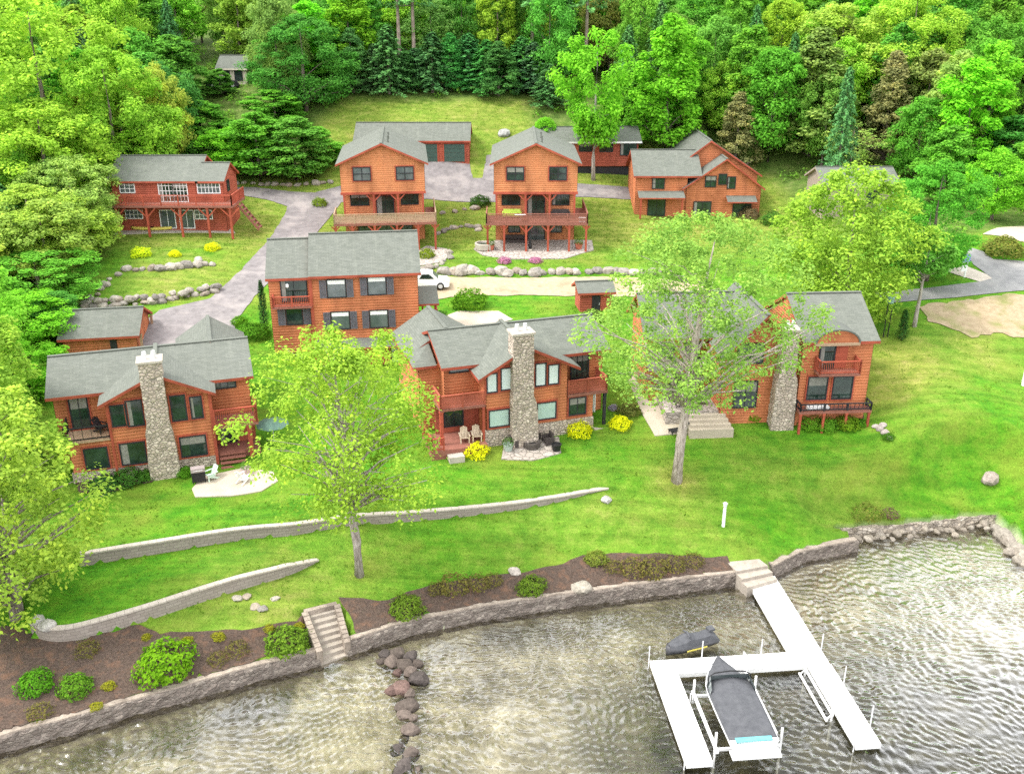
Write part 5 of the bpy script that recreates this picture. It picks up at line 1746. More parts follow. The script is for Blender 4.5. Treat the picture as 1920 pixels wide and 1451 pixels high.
# -- the forest on the hill
gf = 'forest trees on the hillside'
pal = [MID, GREEN, GREEN, BRIGHT, LIME2, MID, OLIVE, DEEP, MID, LIME2]
n_for = 0
fh = np.array([p for p in CLEAR_W])
for g in np.arange(60, 181, 6.4):
    span = g * .56 + 9
    for x in np.arange(-span, span, 6.9 if g > 120 else 6.4):
        X, Y = x + rng.uniform(-2, 2), g + rng.uniform(-2, 2)
        P = np.array([[X, Y]])
        if in_poly(P, CLEAR_W)[0] or poly_sd(P, np.vstack([fh, fh[:1]]))[0][0] ** 2 < 2.6 ** 2:
            continue
        if Y < 118 and X > 0: 
            if X < 58: continue
        if any((X - a) ** 2 + (Y - b) ** 2 < 2.6 ** 2 for a, b, _ in TREES):
            continue
        dd_ = Y * math.cos(PITCH) + (CAM_H - 20) * math.sin(PITCH)
        if abs(960 + F_PX * X / dd_ - 428) < 62 and 118 < Y < 160: continue        # the glimpse of the beige house
        if Y > 186 and rng.uniform() < .5: continue
        k = rng.uniform()
        kind = 'conifer' if k < .09 else ('oval' if k < .6 else 'round')
        c = DARK if kind == 'conifer' else pal[rng.integers(len(pal))]
        if X < -38 and Y < 130 and kind != 'conifer': c = [LIME, LIME2, YG, GREEN][rng.integers(4)]
        c = tuple(v * rng.uniform(.85, 1.15) for v in c)
        h = rng.uniform(11, 17) if Y > 118 else rng.uniform(8, 12)
        plant_tree(kind, X, Y, h, rng.uniform(6.5, 9.5) if kind != 'conifer' else rng.uniform(5, 7), c, 'tree in the dense mixed forest covering the hillside', group=gf)
        n_for += 1
print('forest', n_for, 'trees', len(TREES))


# -- three trees in front, each its own mesh
def hero(label, px, py, ytop, cx, wpx, color, bark, seed, name='leafy_tree', **kw):
    p = gp(px, py); r = ray(cx, ytop); t = p.y / r.y
    h = CAM_H + r.z * t - p.z
    d = p.y * math.cos(PITCH) + (CAM_H - p.z - h * .6) * math.sin(PITCH)
    w = wpx * d / F_PX; X = ray(cx, 700); off = (cx - px) * d / F_PX
    a = dict(h=h, r=w / 2); a.update(kw)
    crown, trunk, _, _ = broadleaf(seed, lean=off / (h * .14) * .14 / .14 / 1.0 if False else off / h * 5 * .9, **a)
    root = empty(name, p, 0, label, 'tree')
    for n_, me_, c in (('trunk', trunk, bark), ('crown', crown, color)):
        o = bpy.data.objects.new(n_, me_); COL.objects.link(o); o.parent = root; o.color = (*c, 1)
    TREES.append((p.x, p.y, w / 2))
    return root


hero('sparse yellow-green lawn tree, its grey trunk just below the upper retaining wall', 674, 1078, 588, 648, 350, (.33, .52, .06), (.44, .39, .35), 31,
     base=.33, shape='round', n_cl=240, n_lf=95, leaf=.112, rc=(.10, .22), droop=.6, fill=.3, limbs=110, trunk_r=.27)
hero('tallest sparse lawn tree with thick bare grey trunk, hiding a log house', 1268, 902, 378, 1312, 425, (.27, .46, .085), (.52, .45, .40), 32,
     base=.36, shape='round', n_cl=300, n_lf=92, leaf=.115, rc=(.08, .18), droop=.3, fill=.25, limbs=70, trunk_r=.34)
hero('yellow-green tree at the left end of the lower retaining wall', 32, 1158, 690, 45, 330, (.36, .53, .075), (.30, .26, .22), 33,
     base=.1, shape='round', n_cl=200, n_lf=100, leaf=.14, rc=(.14, .28), droop=.35, fill=.4, limbs=60, trunk_r=.33)
hero('dense yellow-green tree hiding the beige house', 1585, 600, 296, 1568, 262, (.31, .50, .06), (.34, .30, .26), 34,
     base=.08, shape='round', n_cl=260, n_lf=110, leaf=.16, rc=(.14, .28), fill=.4, limbs=25, trunk_r=.25)
hero('slim young tree with a bare grey trunk beside the bare soil', 1714, 612, 430, 1722, 90, MID, (.45, .41, .37), 35,
     base=.55, shape='round', n_cl=40, n_lf=80, leaf=.16, rc=(.25, .4), fill=.4, limbs=20, trunk_r=.17)
hero('leafy yellow-green tree at the left edge beside the lowest log house', 25, 930, 560, 20, 200, (.28, .48, .06), (.3, .26, .22), 36,
     base=.05, shape='round', n_cl=150, n_lf=95, leaf=.15, rc=(.16, .3), fill=.4, limbs=30, trunk_r=.2)


# -- shrubs
def shrub_mesh(seed, n=1500, leaf=.075, upright=.0):
    global rng
    keep, rng = rng, np.random.default_rng(seed)
    d = rand_dirs(n * 2); d = d[d[:, 2] > -.35][:n]
    f = np.array([1 + .38 * noise.noise(Vector(v) * 1.8 + Vector((seed, 0, 0))) + .2 * noise.noise(Vector(v) * 4.5) for v in d])
    r = f * rng.uniform(.45, 1.0, len(d)) ** .35
    c = d * r[:, None]; c[:, 2] = c[:, 2] * .9 + .35
    nn = d * .8 + rand_dirs(len(d)) * .55 + np.array([0, 0, .3]); nn /= np.linalg.norm(nn, axis=1)[:, None]
    me = leaves_mesh('shrub', c, nn, leaf * rng.uniform(.6, 1.4, len(c)), np.clip(rng.normal(.5, .2, len(c)), 0, 1))
    rng = keep
    return me


SHR = [shrub_mesh(s) for s in (41, 42, 43)]
SHRS = [shrub_mesh(s, 420, .085) for s in (44, 45)]


def shrub(px, py, wpx, color, label, hf=.8, name='shrub', group=None, sparse=False, cat='shrub', at=None):
    p = gp(px, py) if at is None else at
    d = p.y * math.cos(PITCH) + (CAM_H - p.z) * math.sin(PITCH)
    w = wpx * d / F_PX / 2
    o = bpy.data.objects.new(name, random.choice(SHRS if sparse else SHR)); COL.objects.link(o)
    o.location = (p.x, p.y, p.z - .03); o.scale = (w, w * .95, w * hf); o.rotation_euler = (0, 0, random.uniform(0, 6.28))
    o.color = (*color, 1)
    return tag(o, label, cat, group)


YEL_ = (.74, .78, .02); GR = (.10, .28, .02); BRN = (.20, .15, .06); LM = (.24, .40, .02)
for a in [
    (893, 851, 50, YEL_, 'bright yellow shrub left of the fire pit patio'), (1086, 812, 50, YEL_, 'bright yellow shrub under the right window of the middle log house'), (1162, 800, 44, YEL_, 'bright yellow shrub nearest the concrete patio'),
    (265, 480, 36, (.65, .80, .03), 'large lime-yellow shrub below the red cottage'), (328, 480, 24, YEL_, 'smallest yellow shrub, in the middle below the red cottage'), (398, 468, 28, YEL_, 'yellow shrub at the right, below the red cottage'),
    (68, 1288, 70, GR, 'round green shrub furthest left in the mulch bed'), (142, 1294, 66, (.12, .27, .025), 'round green shrub second from the left in the mulch bed'), (312, 1256, 112, (.17, .36, .018), 'largest bright green shrub in the left mulch bed'),
    (540, 1212, 82, (.15, .27, .03), 'round green shrub beside the stone steps'), (762, 1146, 66, (.15, .25, .03), 'loose green shrub right of the stone steps'), (996, 1106, 56, (.15, .25, .03), 'low green shrub in the middle of the right mulch bed'),
    (1116, 1052, 44, (.22, .28, .05), 'yellow-green shrub at the top of the right mulch bed'), (1408, 785, 34, (.18, .33, .02), 'green shrub beside the stairs of the right log house'), (1518, 800, 48, (.16, .36, .03), 'dark leafy shrub left under the right log house deck'), (1550, 802, 46, (.14, .34, .03), 'leafy shrub in the middle under the right log house deck'),
    (1588, 801, 48, (.16, .30, .02), 'bright leafy shrub right under the right log house deck'), (1614, 796, 26, GR, 'small leafy shrub at the corner of the right log house'), (1665, 822, 24, (.08, .22, .02), 'dark green shrub at the little rockery'),
    (476, 632, 60, (.09, .25, .02), 'bushy green shrub at the left corner of the tall log house'), (450, 608, 34, (.12, .30, .02), 'small green shrub beside the driveway edge'),
    (900, 385, 40, (.06, .14, .03), 'dark rounded shrub left of the right gabled cottage'), (1180, 775, 44, (.17, .19, .05), 'olive shrub between the middle house and the concrete patio'),
    (350, 890, 36, GR, 'green shrub right of the lower left chimney'), (240, 905, 60, (.07, .19, .03), 'leafy shrub left of the lower left chimney'), (195, 915, 56, (.06, .17, .04), 'dark leafy shrub at the left corner of the lowest house'), (275, 895, 36, (.09, .24, .03), 'small leafy shrub against the lower left chimney'),
    (880, 575, 70, (.12, .28, .02), 'spreading green shrub behind the middle log house'), (820, 600, 40, (.07, .17, .03), 'dark shrub between the tall house and the middle house'),
    (1880, 478, 74, (.20, .23, .05), 'olive shrub on the island in the road bend'), (800, 482, 34, (.22, .30, .03), 'yellow-green shrub beside the left gabled cottage terrace'),
    (1405, 408, 40, (.2, .16, .08), 'brownish shrub under the right window of the two-gabled house'), (1450, 420, 50, (.08, .2, .03), 'green shrub right of the two-gabled house'), (600, 385, 30, (.2, .3, .03), 'grassy shrub left of the left gabled cottage'),
    (1530, 545, 60, (.10, .22, .03), 'green shrub behind the roof of the right log house'), (1110, 600, 44, (.12, .2, .04), 'loose shrub behind the right end of the middle house'),
]:
    shrub(*a)
g = 'brownish bare shrubs in the mulch beds'
for (px, py, w) in ((850, 1105, 66), (895, 1100, 52), (925, 1092, 40), (1190, 1072, 60), (1225, 1072, 62), (1262, 1062, 50), (1300, 1056, 44), (165, 1222, 48), (76, 1340, 50), (445, 1222, 46), (408, 1240, 40), (820, 1108, 40), (1150, 1068, 40)):
    shrub(px, py, w, (.17, .16, .045), 'olive brown half-bare shrub in a mulch bed', sparse=True, group=g)
g = 'tiny yellow-green plants in the left mulch bed'
for (px, py, w) in ((205, 1288, 26), (181, 1326, 24), (352, 1202, 22), (410, 1196, 26), (275, 1196, 20), (505, 1180, 22), (560, 1175, 20)):
    shrub(px, py, w, (.32, .33, .03), 'tiny yellow-green plant in the left mulch bed', group=g)
g = 'pink flowering shrubs before the curved terrace'
for (px, py, w) in ((946, 492, 28), (1004, 491, 26)):
    shrub(px, py, w, (.55, .24, .40), 'pink flowering shrub between the curved terrace and the boulders', group=g, hf=.6)
shrub(1150, 768, 20, (.40, .36, .48), 'small lilac flowering plant right of the middle house', hf=.9)
shrub(1668, 968, 36, (.20, .13, .10), 'reddish brown bare shrub above the pale cove wall', sparse=True); shrub(1625, 970, 60, (.2, .24, .05), 'low olive shrub above the pale cove wall', sparse=True)
shrub(1022, 240, 40, BRIGHT, 'bright shrub behind the roof of the right gabled cottage')
for (px, py, h, w, lab, c) in ((1486, 785, 1.6, .62, 'small cone-shaped evergreen at the corner of the right log house', (.10, .26, .03)), (1690, 638, 2.6, .55, 'narrow dark arborvitae by the lamp post on the right lawn', (.04, .12, .025)), (497, 620, 4.6, .55, 'tall slim arborvitae against the left corner of the tall house', (.035, .11, .03))):
    crown, trunk, h0, r0 = conifer(int(px), 4, 1, .02, 110, 40, .085, .55, -.3, .05)
    p = gp(px, py); r = empty('arborvitae', p, 0, lab, 'shrub'); r.scale = (w, w, h / 4)
    for n_, me_, cc in (('trunk', trunk, (.2, .15, .1)), ('crown', crown, c)):
        o = bpy.data.objects.new(n_, me_); COL.objects.link(o); o.parent = r; o.color = (*cc, 1)

# undergrowth on the forest floor, one mass
C = []
while len(C) < 900:
    x, y = rng.uniform(-85, 85), rng.uniform(62, 165)
    if in_poly(np.array([[x, y]]), CLEAR_W)[0] or abs(x) > y * .6 + 6: continue
    C.append((x, y))
C = np.array(C); zC = terrain(C)
c, nr, sz, tt = clump_leaves(np.column_stack([C, zC + .4]), rng.uniform(.6, 1.5, len(C)), 34, .2)
me = leaves_mesh('undergrowth', c, nr, sz, tt)
o = bpy.data.objects.new('undergrowth', me); COL.objects.link(o); o.color = (.18, .38, .05, 1); tag(o, kind='stuff')
# rough grass tufts over the upper field and banks
C = []
while len(C) < 26000:
    x, y = rng.uniform(-50, 45), rng.uniform(36, 148)
    if y < 100 and rng.uniform() < .55: continue
    C.append((x, y))
C = np.array(C); C = C[in_poly(C, CLEAR_W)]
zC = terrain(C); k = zC > .9; C, zC = C[k], zC[k]
bad = np.zeros(len(C), bool)
for o in list(COL.objects):
    if o.type == 'MESH' and o.get('kind') == 'structure' and o.name.split('.')[0] in ('driveway', 'sandy_drive', 'road', 'concrete_apron', 'patio', 'terrace', 'rear_patio', 'mulch_bed', 'bare_soil'):
        v = np.array([p.co[:2] for p in o.data.vertices])
        for s in range(0, len(C), 500):
            dd = ((C[s:s + 500, None] - v[None]) ** 2).sum(-1).min(1)
            bad[s:s + 500] |= dd < .55 ** 2
C, zC = C[~bad], zC[~bad]
n = 7
cc = np.repeat(np.column_stack([C, zC + .04]), n, 0) + rng.normal(0, 1, (len(C) * n, 3)) * np.array([.22, .22, .02])
nn = rand_dirs(len(cc)) * np.array([1, 1, .4]); nn /= np.linalg.norm(nn, axis=1)[:, None]
me = leaves_mesh('grass', cc, nn, rng.uniform(.03, .09, len(cc)), np.clip(rng.normal(.5, .2, len(cc)), 0, 1), asp=.5)
o = bpy.data.objects.new('grass_tufts', me); COL.objects.link(o); o.color = (.15, .27, .03, 1); tag(o, kind='stuff')

# ------------------------------------------------------------------ small things
def local(root):
    return MB(Matrix())


def adirondack(p, rz, label, group, mat):
    r = empty('adirondack_chair', p, rz, label, 'chair', group)
    m = MB()
    for i in range(5): m.box((-.27, -.3 + i * .11, .36 - i * .03), (.27, -.2 + i * .11, .39 - i * .03))
    m.build('seat', mat, r)
    m = MB()
    for i in range(5):
        x = -.25 + i * .105
        m.beam((x + .04, .18, .28), (x + .04, .52, 1.0 - abs(i - 2) * .05), .09, .025)
    m.build('backrest', mat, r)
    for s in (-1, 1):
        m = MB(); m.box((s * .33 - .06, -.4, .54), (s * .33 + .06, .38, .57)); m.build('armrest', mat, r)
        m = MB(); m.beam((s * .3, -.34, 0), (s * .3, -.34, .54), .08, .05); m.build('leg', mat, r)
        m = MB(); m.beam((s * .28, .5, 0), (s * .28, -.3, .36), .04, .1); m.build('leg', mat, r)
    return r


CHAIRW = mottled('weathered_wood', (.46, .37, .26), (.58, .48, .36), 5)
L3 = Matrix.Translation((-1.733, 62.767, 4.8)) @ Matrix.Rotation(R(18), 4, 'Z')
L1 = Matrix.Translation((-27.02, 58.87, 4.3)) @ Matrix.Rotation(R(18), 4, 'Z')
for k, u in enumerate((-1.75, -.85)):
    adirondack(L3 @ Vector((u, .0, .36)), R(10), ('left' if k == 0 else 'right') + ' of the two wooden adirondack chairs on the middle house porch', 'adirondack chairs on the porch', CHAIRW)
adirondack(L1 @ Vector((-.75, 1.2, 2.76)), R(60), 'reclining chair on the left balcony of the lowest house', None, FRAME_DK)
p = gp(458, 905); adirondack(p + Vector((0, 0, .08)), R(150), 'white chair on the oval patio below the stairs', None, WHITE)
p = gp(396, 900); adirondack(p + Vector((0, 0, .08)), R(-40), 'pale green chair beside the grill on the oval patio', None, mottled('pale_green_paint', (.5, .62, .52), (.58, .7, .6), 4))


def grill(p, rz, label):
    r = empty('grill', p, rz, label, 'grill')
    m = MB(); m.box((-.45, -.28, .15), (.45, .28, .82)); m.build('cabinet', BLACK, r)
    m = MB(); m.loft([[(x, -.3, .84), (x, -.26, 1.08), (x, 0, 1.2), (x, .26, 1.1), (x, .3, .84)] for x in (-.46, .46)]); m.build('lid', mottled('grill_lid', (.25, .2, .19), (.33, .28, .27), 4, .4), r)
    m = MB(); m.tube([(-.3, -.34, .98), (.3, -.34, .98)], [.02, .02], 6); m.build('handle', METAL, r)
    for x in (-.4, .4):
        for y in (-.23, .23):
            m = MB(); m.beam((x, y, 0), (x, y, .15), .07); m.build('leg', BLACK, r)
    return r


grill(gp(374, 905) + Vector((0, 0, .08)), R(20), 'dark gas grill on the oval patio of the lowest house')

# fire pit with its ring of dark wicker seats
c = gp(997, 838) + Vector((0, 0, .08))
r = empty('fire_pit', c, 0, 'round dark stone fire pit on the patio before the middle chimney', 'fire pit')
m = MB(); m.lathe((0, 0, 0), [(.62, 0), (.66, .3), (.64, .42), (.48, .42), (.46, .2), (.0, .18)], 20); m.build('ring', mottled('dark_stone', (.05, .042, .038), (.11, .095, .085), 5), r)
m = MB(); m.lathe((0, 0, .2), [(.44, 0), (.3, .1), (.02, .14)], 14); m.build('ash_bed', BLACK, r)
WICK = mottled('dark_wicker', (.04, .032, .03), (.09, .075, .07), 12, .8, .5)
for k, a in enumerate((20, 75, 130, 180)):
    a = R(a); q = c + Vector((math.cos(a) * 1.25, math.sin(a) * 1.25, 0))
    r = empty('wicker_chair', q, a + R(90) + math.pi, ('rightmost', 'right rear', 'left rear', 'leftmost')[k] + ' dark wicker chair around the fire pit', 'chair', 'wicker chairs round the fire pit')
    r.rotation_euler.z = a - R(90)
    m = MB(); m.box((-.32, -.3, .22), (.32, .3, .42)); m.build('seat', WICK, r)
    m = MB(); m.box((-.32, .22, .425), (.32, .34, .85)); m.build('backrest', WICK, r)
    for s in (-1, 1):
        m = MB(); m.box((s * .37 - .05, -.3, .05), (s * .37 + .05, .34, .6)); m.build('armrest', WICK, r)
    for x in (-.28, .28):
        for y in (-.26, .26):
            m = MB(); m.beam((x, y, 0), (x, y, .22), .05); m.build('leg', WICK, r)


def planter(px, py, label, mat, s=1.0, plant=None, dz=.08, at=None):
    p = (gp(px, py) + Vector((0, 0, dz))) if at is None else at
    r = empty('planter', p, 0, label, 'planter')
    m = MB(); m.lathe((0, 0, 0), [(.22 * s, 0), (.3 * s, .35 * s), (.33 * s, .42 * s), (.28 * s, .42 * s), (.26 * s, .34 * s)], 14); m.build('pot', mat, r)
    if plant:
        o = bpy.data.objects.new('plant', random.choice(SHRS)); COL.objects.link(o); o.parent = r; o.location = (0, 0, .38 * s); o.scale = (.36 * s, .36 * s, .4 * s); o.color = (*plant, 1)
    return r


planter(1043, 846, 'dark round pot at the right corner of the fire pit patio', BLACK, 1.2)
planter(953, 846, 'pale green planter at the left corner of the fire pit patio', mottled('grey_green_glaze', (.3, .36, .32), (.38, .44, .4), 5), 1.2, (.1, .2, .05))
planter(462, 890, 'pinkish pot at the foot of the red stairs', mottled('pink_clay', (.5, .36, .36), (.58, .44, .44), 5), 1.1, (.14, .3, .05))
planter(1256, 790, 'slender potted plant on the concrete patio', BLACK, .8, (.25, .3, .06))
planter(1245, 735, 'dark potted plant at the back of the concrete patio', BLACK, 1.3, (.12, .15, .05))

# patio table and chairs before the right log house
L4 = Matrix.Translation((21.07, 65.46, 5.5)) @ Matrix.Rotation(R(4), 4, 'Z')
tc_ = L4 @ Vector((-7.7, 2.1, .55))
r = empty('patio_table', tc_, 0, 'round patio table with pale top on the porch of the right log house', 'table')
m = MB(); m.lathe((0, 0, .7), [(.75, 0), (.76, .03), (.02, .035)], 20); m.build('tabletop', STONEP, r)
m = MB(); m.tube([(0, 0, .08), (0, 0, .7)], [.06, .05], 8); m.lathe((0, 0, 0), [(.35, 0), (.3, .06), (.05, .1)], 14); m.build('pedestal', BLACK, r)
for k in range(5):
    a = R(-90 + k * 72 + 20)
    q = tc_ + Vector((math.cos(a) * 1.15, math.sin(a) * .95, 0))
    r = empty('patio_chair', q, a - R(90), 'black metal chair at the round patio table of the right log house', 'chair', 'black chairs round the patio table')
    m = MB(); m.box((-.24, -.22, .42), (.24, .24, .46)); m.build('seat', BLACK, r)
    m = MB()
    m.tube([(-.23, .24, .44), (-.23, .32, .95), (.23, .32, .95), (.23, .24, .44)], [.022] * 4, 6)
    for i in range(4):
        x = -.14 + i * .093; m.tube([(x, .25, .46), (x, .32, .94)], [.014, .014], 5)
    m.build('backrest', BLACK, r)
    for x in (-.21, .21):
        for y in (-.19, .21):
            m = MB(); m.beam((x, y, 0), (x, y, .42), .035); m.build('leg', BLACK, r)
q = L4 @ Vector((-8.9, -.5, 0)); q.z = tz(q.x, q.y) + .07
r = empty('lounge_chair', q, R(-70), 'dark slatted lounge chair beside the pale stairs on the concrete patio', 'chair')
m = MB(); m.box((-.3, -.7, .28), (.3, .3, .34)); m.build('seat', BLACK, r)
m = MB(); m.beam((0, .3, .32), (0, .75, .85), .6, .05); m.build('backrest', BLACK, r)
for x in (-.26, .26):
    for y in (-.6, .25):
        m = MB(); m.beam((x, y, 0), (x, y, .28), .05); m.build('leg', BLACK, r)

# deck furniture of the right gabled cottage
LC2 = Vector((-1.91, 105.74, 8.9))
def deck_seat(p, w, label, mat, name='deck_sofa', cat='sofa', back=True):
    r = empty(name, p, 0, label, cat)
    m = MB(); m.box((-w / 2, -.35, .15), (w / 2, .35, .45)); m.build('seat', mat, r)
    m = MB(); m.box((-w / 2, .25, .455), (w / 2, .42, .9)); m.build('backrest', mat, r)
    for s in (-1, 1):
        m = MB(); m.box((s * (w / 2 + .07) - .06, -.35, .1), (s * (w / 2 + .07) + .06, .42, .65)); m.build('armrest', mat, r)
    return r
LIMEF = mottled('lime_cushion', (.42, .55, .08), (.5, .62, .12), 4)
deck_seat(LC2 + Vector((1.9, .6, 2.98)), 1.9, 'lime cushioned sofa on the deck of the right gabled cottage', LIMEF)
deck_seat(LC2 + Vector((7.3, .6, 2.98)), 1.9, 'dark sofa on the right part of the cottage deck', WICK)
deck_seat(LC2 + Vector((2.2, .5, .1)), 2.2, 'dark bench under the deck of the right gabled cottage', WICK, 'bench', 'bench')
r = empty('deck_table', LC2 + Vector((2.8, -1.2, 2.98)), 0, 'white oval table on the deck of the right gabled cottage', 'table')
m = MB(); m.lathe((0, 0, .68), [(.6, 0), (.62, .04), (.02, .045)], 18); m.build('tabletop', WHITE, r)
m = MB(); m.tube([(0, 0, 0), (0, 0, .68)], [.08, .06], 8); m.build('pedestal', WHITE, r)
r = empty('deck_cooler', LC2 + Vector((9.6, -1.6, 2.98)), 0, 'white cooler box at the right end of the cottage deck', 'cooler')
m = MB(); m.box((-.35, -.22, 0), (.35, .22, .38)); m.build('tub', WHITE, r); m = MB(); m.box((-.37, -.24, .385), (.37, .24, .46)); m.build('lid', WHITE, r)
# hot tub at the terrace edge
p = gp(908, 468); r = empty('hot_tub', p + Vector((0, 0, .1)), 0, 'round pale hot tub at the left end of the curved terrace', 'hot tub')
m = MB(); m.lathe((0, 0, 0), [(1.0, 0), (1.05, .6), (1.02, .66), (.85, .66), (.8, .5), (0, .48)], 22); m.build('shell', STONEP, r)
m = MB(); m.lathe((0, 0, .5), [(.82, 0), (.0, .03)], 20); m.build('water', GLASS, r)
p = gp(994, 472); r = empty('garden_statue', p + Vector((0, 0, .1)), 0, 'small black and white ornament on the curved terrace', 'statue')
m = MB(); m.lathe((0, 0, 0), [(.24, 0), (.26, .12), (.18, .2)], 12); m.build('plinth', STONEP, r)
m = MB(); m.lathe((0, 0, .2), [(.12, 0), (.22, .25), (.2, .5), (.1, .65), (.14, .78), (.1, .92), (.02, .96)], 12); m.build('figure', BLACK, r, True)
for k, (px, py) in enumerate(((920, 470), (1085, 468))):
    planter(px, py, ('left', 'right')[k] + ' red clay planter at the end of the curved terrace', mottled('red_clay', (.4, .12, .08), (.48, .16, .1), 5), 1.4, (.12, .26, .04))

# kayak on the terrace of the red cottage
p = gp(285, 434); r = empty('kayak', p + Vector((0, 0, .12)), 0, 'long yellow kayak lying on the terrace of the red cottage', 'kayak')
m = MB(); rings = []
for x in np.linspace(-2.3, 2.3, 13):
    t = abs(x) / 2.3; b = .36 * (1 - t ** 2.2) + .02; s = .12 * t ** 2
    rings.append([(x, -b, .24 + s), (x, -b * .7, .06 + s), (x, 0, .0 + s), (x, b * .7, .06 + s), (x, b, .24 + s), (x, b * .5, .34 + s * .7), (x, 0, .38 + s * .6), (x, -b * .5, .34 + s * .7)])
m.loft(rings); m.build('hull', YEL, r, True)
m = MB(); m.lathe((0, 0, .3), [(.26, 0), (.3, .09), (.24, .1)], 14); m.build('cockpit', BLACK, r)


def vehicle(px, py, rz, label, paint, L=4.7, W=1.85, H=1.72, cat='car'):
    p = gp(px, py)
    r = empty('parked_car', p + Vector((0, 0, .035)), rz, label, cat)
    s = [(-L / 2, .45), (-L / 2 + .05, .95), (-L / 2 + .35, 1.05), (-L / 2 + .55, H - .1), (-L / 2 + .8, H), (L * .05, H), (L * .14, H - .06), (L * .27, 1.08), (L * .46, .92), (L / 2, .7), (L / 2 + .02, .4), (L / 2 - .1, .26), (-L / 2 + .1, .26)]
    def ins(z): return 1 if z < 1.06 else .8
    m = MB(); m.loft([[(x, y * ins(z) * (1 if abs(y) < W / 2 - .05 else .97), z) for x, z in s] for y in (-W / 2, -W / 2 + .12, 0, W / 2 - .12, W / 2)]); m.build('body', paint, r)
    for sg in (-1, 1):
        m = MB(); y = sg * W / 2 * .885
        m.add([(-L * .34, y, 1.12), (L * .18, y, 1.12), (L * .07, y * .93, H - .14), (-L * .31, y * .93, H - .14)], [(0, 1, 2, 3) if sg < 0 else (3, 2, 1, 0)]); m.build('side_window', GLASS, r)
        m = MB(); m.box((L / 2 - .22, sg * W * .36 - .16, .66), (L / 2 - .04, sg * W * .36 + .16, .8)); m.build('headlight', GLASS_BLIND, r)
    m = MB(); m.add([(L * .275, -W * .37, 1.1), (L * .275, W * .37, 1.1), (L * .155, W * .34, H - .08), (L * .155, -W * .34, H - .08)], [(0, 1, 2, 3)]); m.build('windshield', GLASS_GREY, r)
    for x in (-L * .3, L * .31):
        for sg in (-1, 1):
            X = Matrix.Translation((x, sg * (W / 2 - .1), .36)) @ Matrix.Rotation(R(90), 4, 'X')
            m = MB(X); m.lathe((0, 0, -.12), [(.24, 0), (.36, .02), (.37, .12), (.36, .22), (.24, .24)], 18); t_ = m.build('wheel', BLACK, r)
            m = MB(X); m.lathe((0, 0, -.125), [(.05, 0), (.22, .0), (.235, .03), (.235, .22), (.22, .25), (.05, .25)], 14); m.build('rim', METAL, t_)
    return r


vehicle(799, 540, R(4), 'white suv parked on the sandy drive beside the tall log house', WHITE)
vehicle(418, 166, R(15), 'dark car parked before the small beige house in the woods', BLACK)

# lamps and posts
r = empty('lamp_post', gp(1356, 986), 0, 'white bollard lamp standing on the lawn above the dock', 'lamp')
m = MB(); m.tube([(0, 0, -.2), (0, 0, 1.45)], [.11, .1], 12); m.build('post', WHITE, r)
m = MB(); m.lathe((0, 0, 1.45), [(.1, 0), (.13, .03), (.13, .22), (.17, .25), (.04, .36)], 12); m.build('lamp_head', METAL, r)
r = empty('lamp_post', gp(1660, 632), 0, 'tall black twin-legged post on the right lawn beside the arborvitae', 'lamp')
for x in (-.18, .18):
    m = MB(); m.tube([(x, 0, -.2), (x, 0, 2.9 if x < 0 else 2.5)], [.05, .045], 8); m.build('post', BLACK, r)
m = MB(); m.lathe((0, 0, 2.9), [(.1, 0), (.24, .1), (.22, .45), (.3, .5), (.05, .72)], 12); m.build('lantern', mottled('verdigris', (.16, .28, .24), (.22, .36, .3), 5), r)
r = empty('sign_post', gp(1808, 520), 0, 'white and blue sign on a post beside the concrete apron', 'sign')
m = MB(); m.beam((0, 0, -.2), (0, 0, 2.3), .12); m.build('post', WHITE, r)
m = MB(); m.box((-.5, -.09, 1.5), (.25, -.065, 2.2)); m.build('sign_board', mottled('blue_sign', (.2, .3, .5), (.28, .38, .58), 4), r)
m = MB(); m.box((-.46, -.1, .6), (.1, -.065, 1.45)); m.build('sign_panel', WHITE, r)
r = empty('board', gp(1921, 724), R(-10), 'white board standing on the lawn at the right edge', 'board')
m = MB(); m.box((-.25, -.05, 0), (.35, .05, 2.2)); m.build('panel', WHITE, r)
m = MB(); m.beam((.0, .05, 1.5), (.0, .8, 0), .06); m.build('stay', WHITE, r)
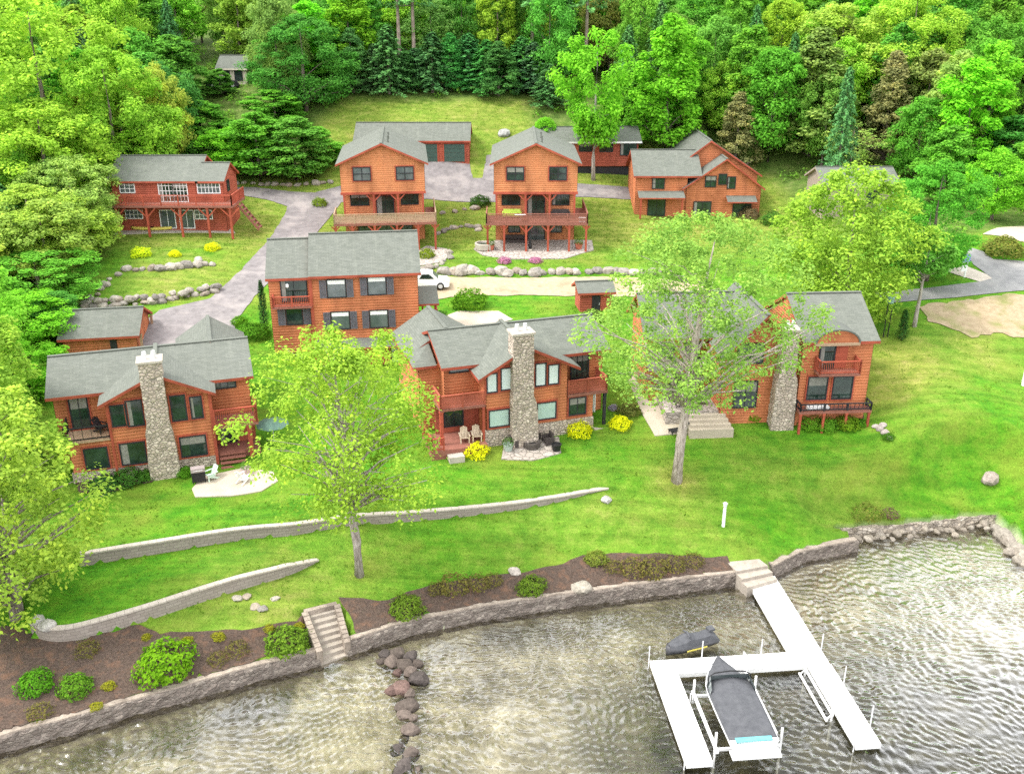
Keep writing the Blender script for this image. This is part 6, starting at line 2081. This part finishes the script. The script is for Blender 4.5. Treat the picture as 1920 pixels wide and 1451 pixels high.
# patio umbrella / canopy between lowest and tall house
q = L1 @ Vector((10.6, 1.2, -.4)); q.z = tz(q.x, q.y)
r = empty('patio_umbrella', q, 0, 'dull green parasol at the right end of the lowest house', 'umbrella')
m = MB(); m.tube([(0, 0, 0), (0, 0, 2.0)], [.03, .03], 8); m.build('pole', METAL, r)
m = MB()
n = 8
m.add([(0, 0, 2.05)] + [(1.2 * math.cos(2 * math.pi * k / n), 1.3 * math.sin(2 * math.pi * k / n), 1.6) for k in range(n)], [(0, 1 + k, 1 + (k + 1) % n) for k in range(n)]); m.build('canopy', mottled('teal_canvas', (.07, .13, .10), (.10, .17, .13), 4), r)

# ------------------------------------------------------------------ light
SUN_EL, SUN_AZ = R(56), R(-100)       # thin overcast, bright side on the left
w = bpy.data.worlds.new('World'); scene.world = w; w.use_nodes = True
nt = w.node_tree
sky = nt.nodes.new('ShaderNodeTexSky'); sky.sky_type = 'NISHITA'; sky.sun_disc = False
sky.sun_elevation = SUN_EL; sky.sun_rotation = SUN_AZ; sky.dust_density = 4; sky.air_density = 1.0; sky.ozone_density = 1.0
hs = nt.nodes.new('ShaderNodeHueSaturation'); hs.inputs['Saturation'].default_value = .22
nt.links.new(sky.outputs[0], hs.inputs['Color']); 
cl = nt.nodes.new('ShaderNodeMix'); cl.data_type = 'RGBA'; cl.inputs[0].default_value = .55      # thin even cloud over the blue
cl.inputs[7].default_value = (11.0, 11.1, 11.3, 1)
nt.links.new(hs.outputs[0], cl.inputs[6]); nt.links.new(cl.outputs[2], nt.nodes['Background'].inputs[0])
nt.nodes['Background'].inputs[1].default_value = .15
sd_ = bpy.data.lights.new('sun', 'SUN'); sd_.energy = 1.25; sd_.angle = R(11); sd_.color = (1, .96, .9)
so = bpy.data.objects.new('sun', sd_); COL.objects.link(so)
dirv = Vector((math.sin(SUN_AZ) * math.cos(SUN_EL), math.cos(SUN_AZ) * math.cos(SUN_EL), math.sin(SUN_EL)))
so.rotation_euler = dirv.to_track_quat('Z', 'Y').to_euler()
so.location = (0, 0, 120)

vs = scene.view_settings
vs.view_transform = 'Standard'; vs.look = 'None'; vs.gamma = 1.0; vs.exposure = 1.36; vs.use_curve_mapping = False
scene.cycles.max_bounces = 8; scene.cycles.diffuse_bounces = 5; scene.cycles.glossy_bounces = 2; scene.cycles.transparent_max_bounces = 8; scene.cycles.transmission_bounces = 6
scene.cycles.use_adaptive_sampling = True; scene.cycles.adaptive_threshold = .015; scene.cycles.adaptive_min_samples = 48; scene.cycles.use_denoising = False
scene.cycles.caustics_reflective = False; scene.cycles.caustics_refractive = False
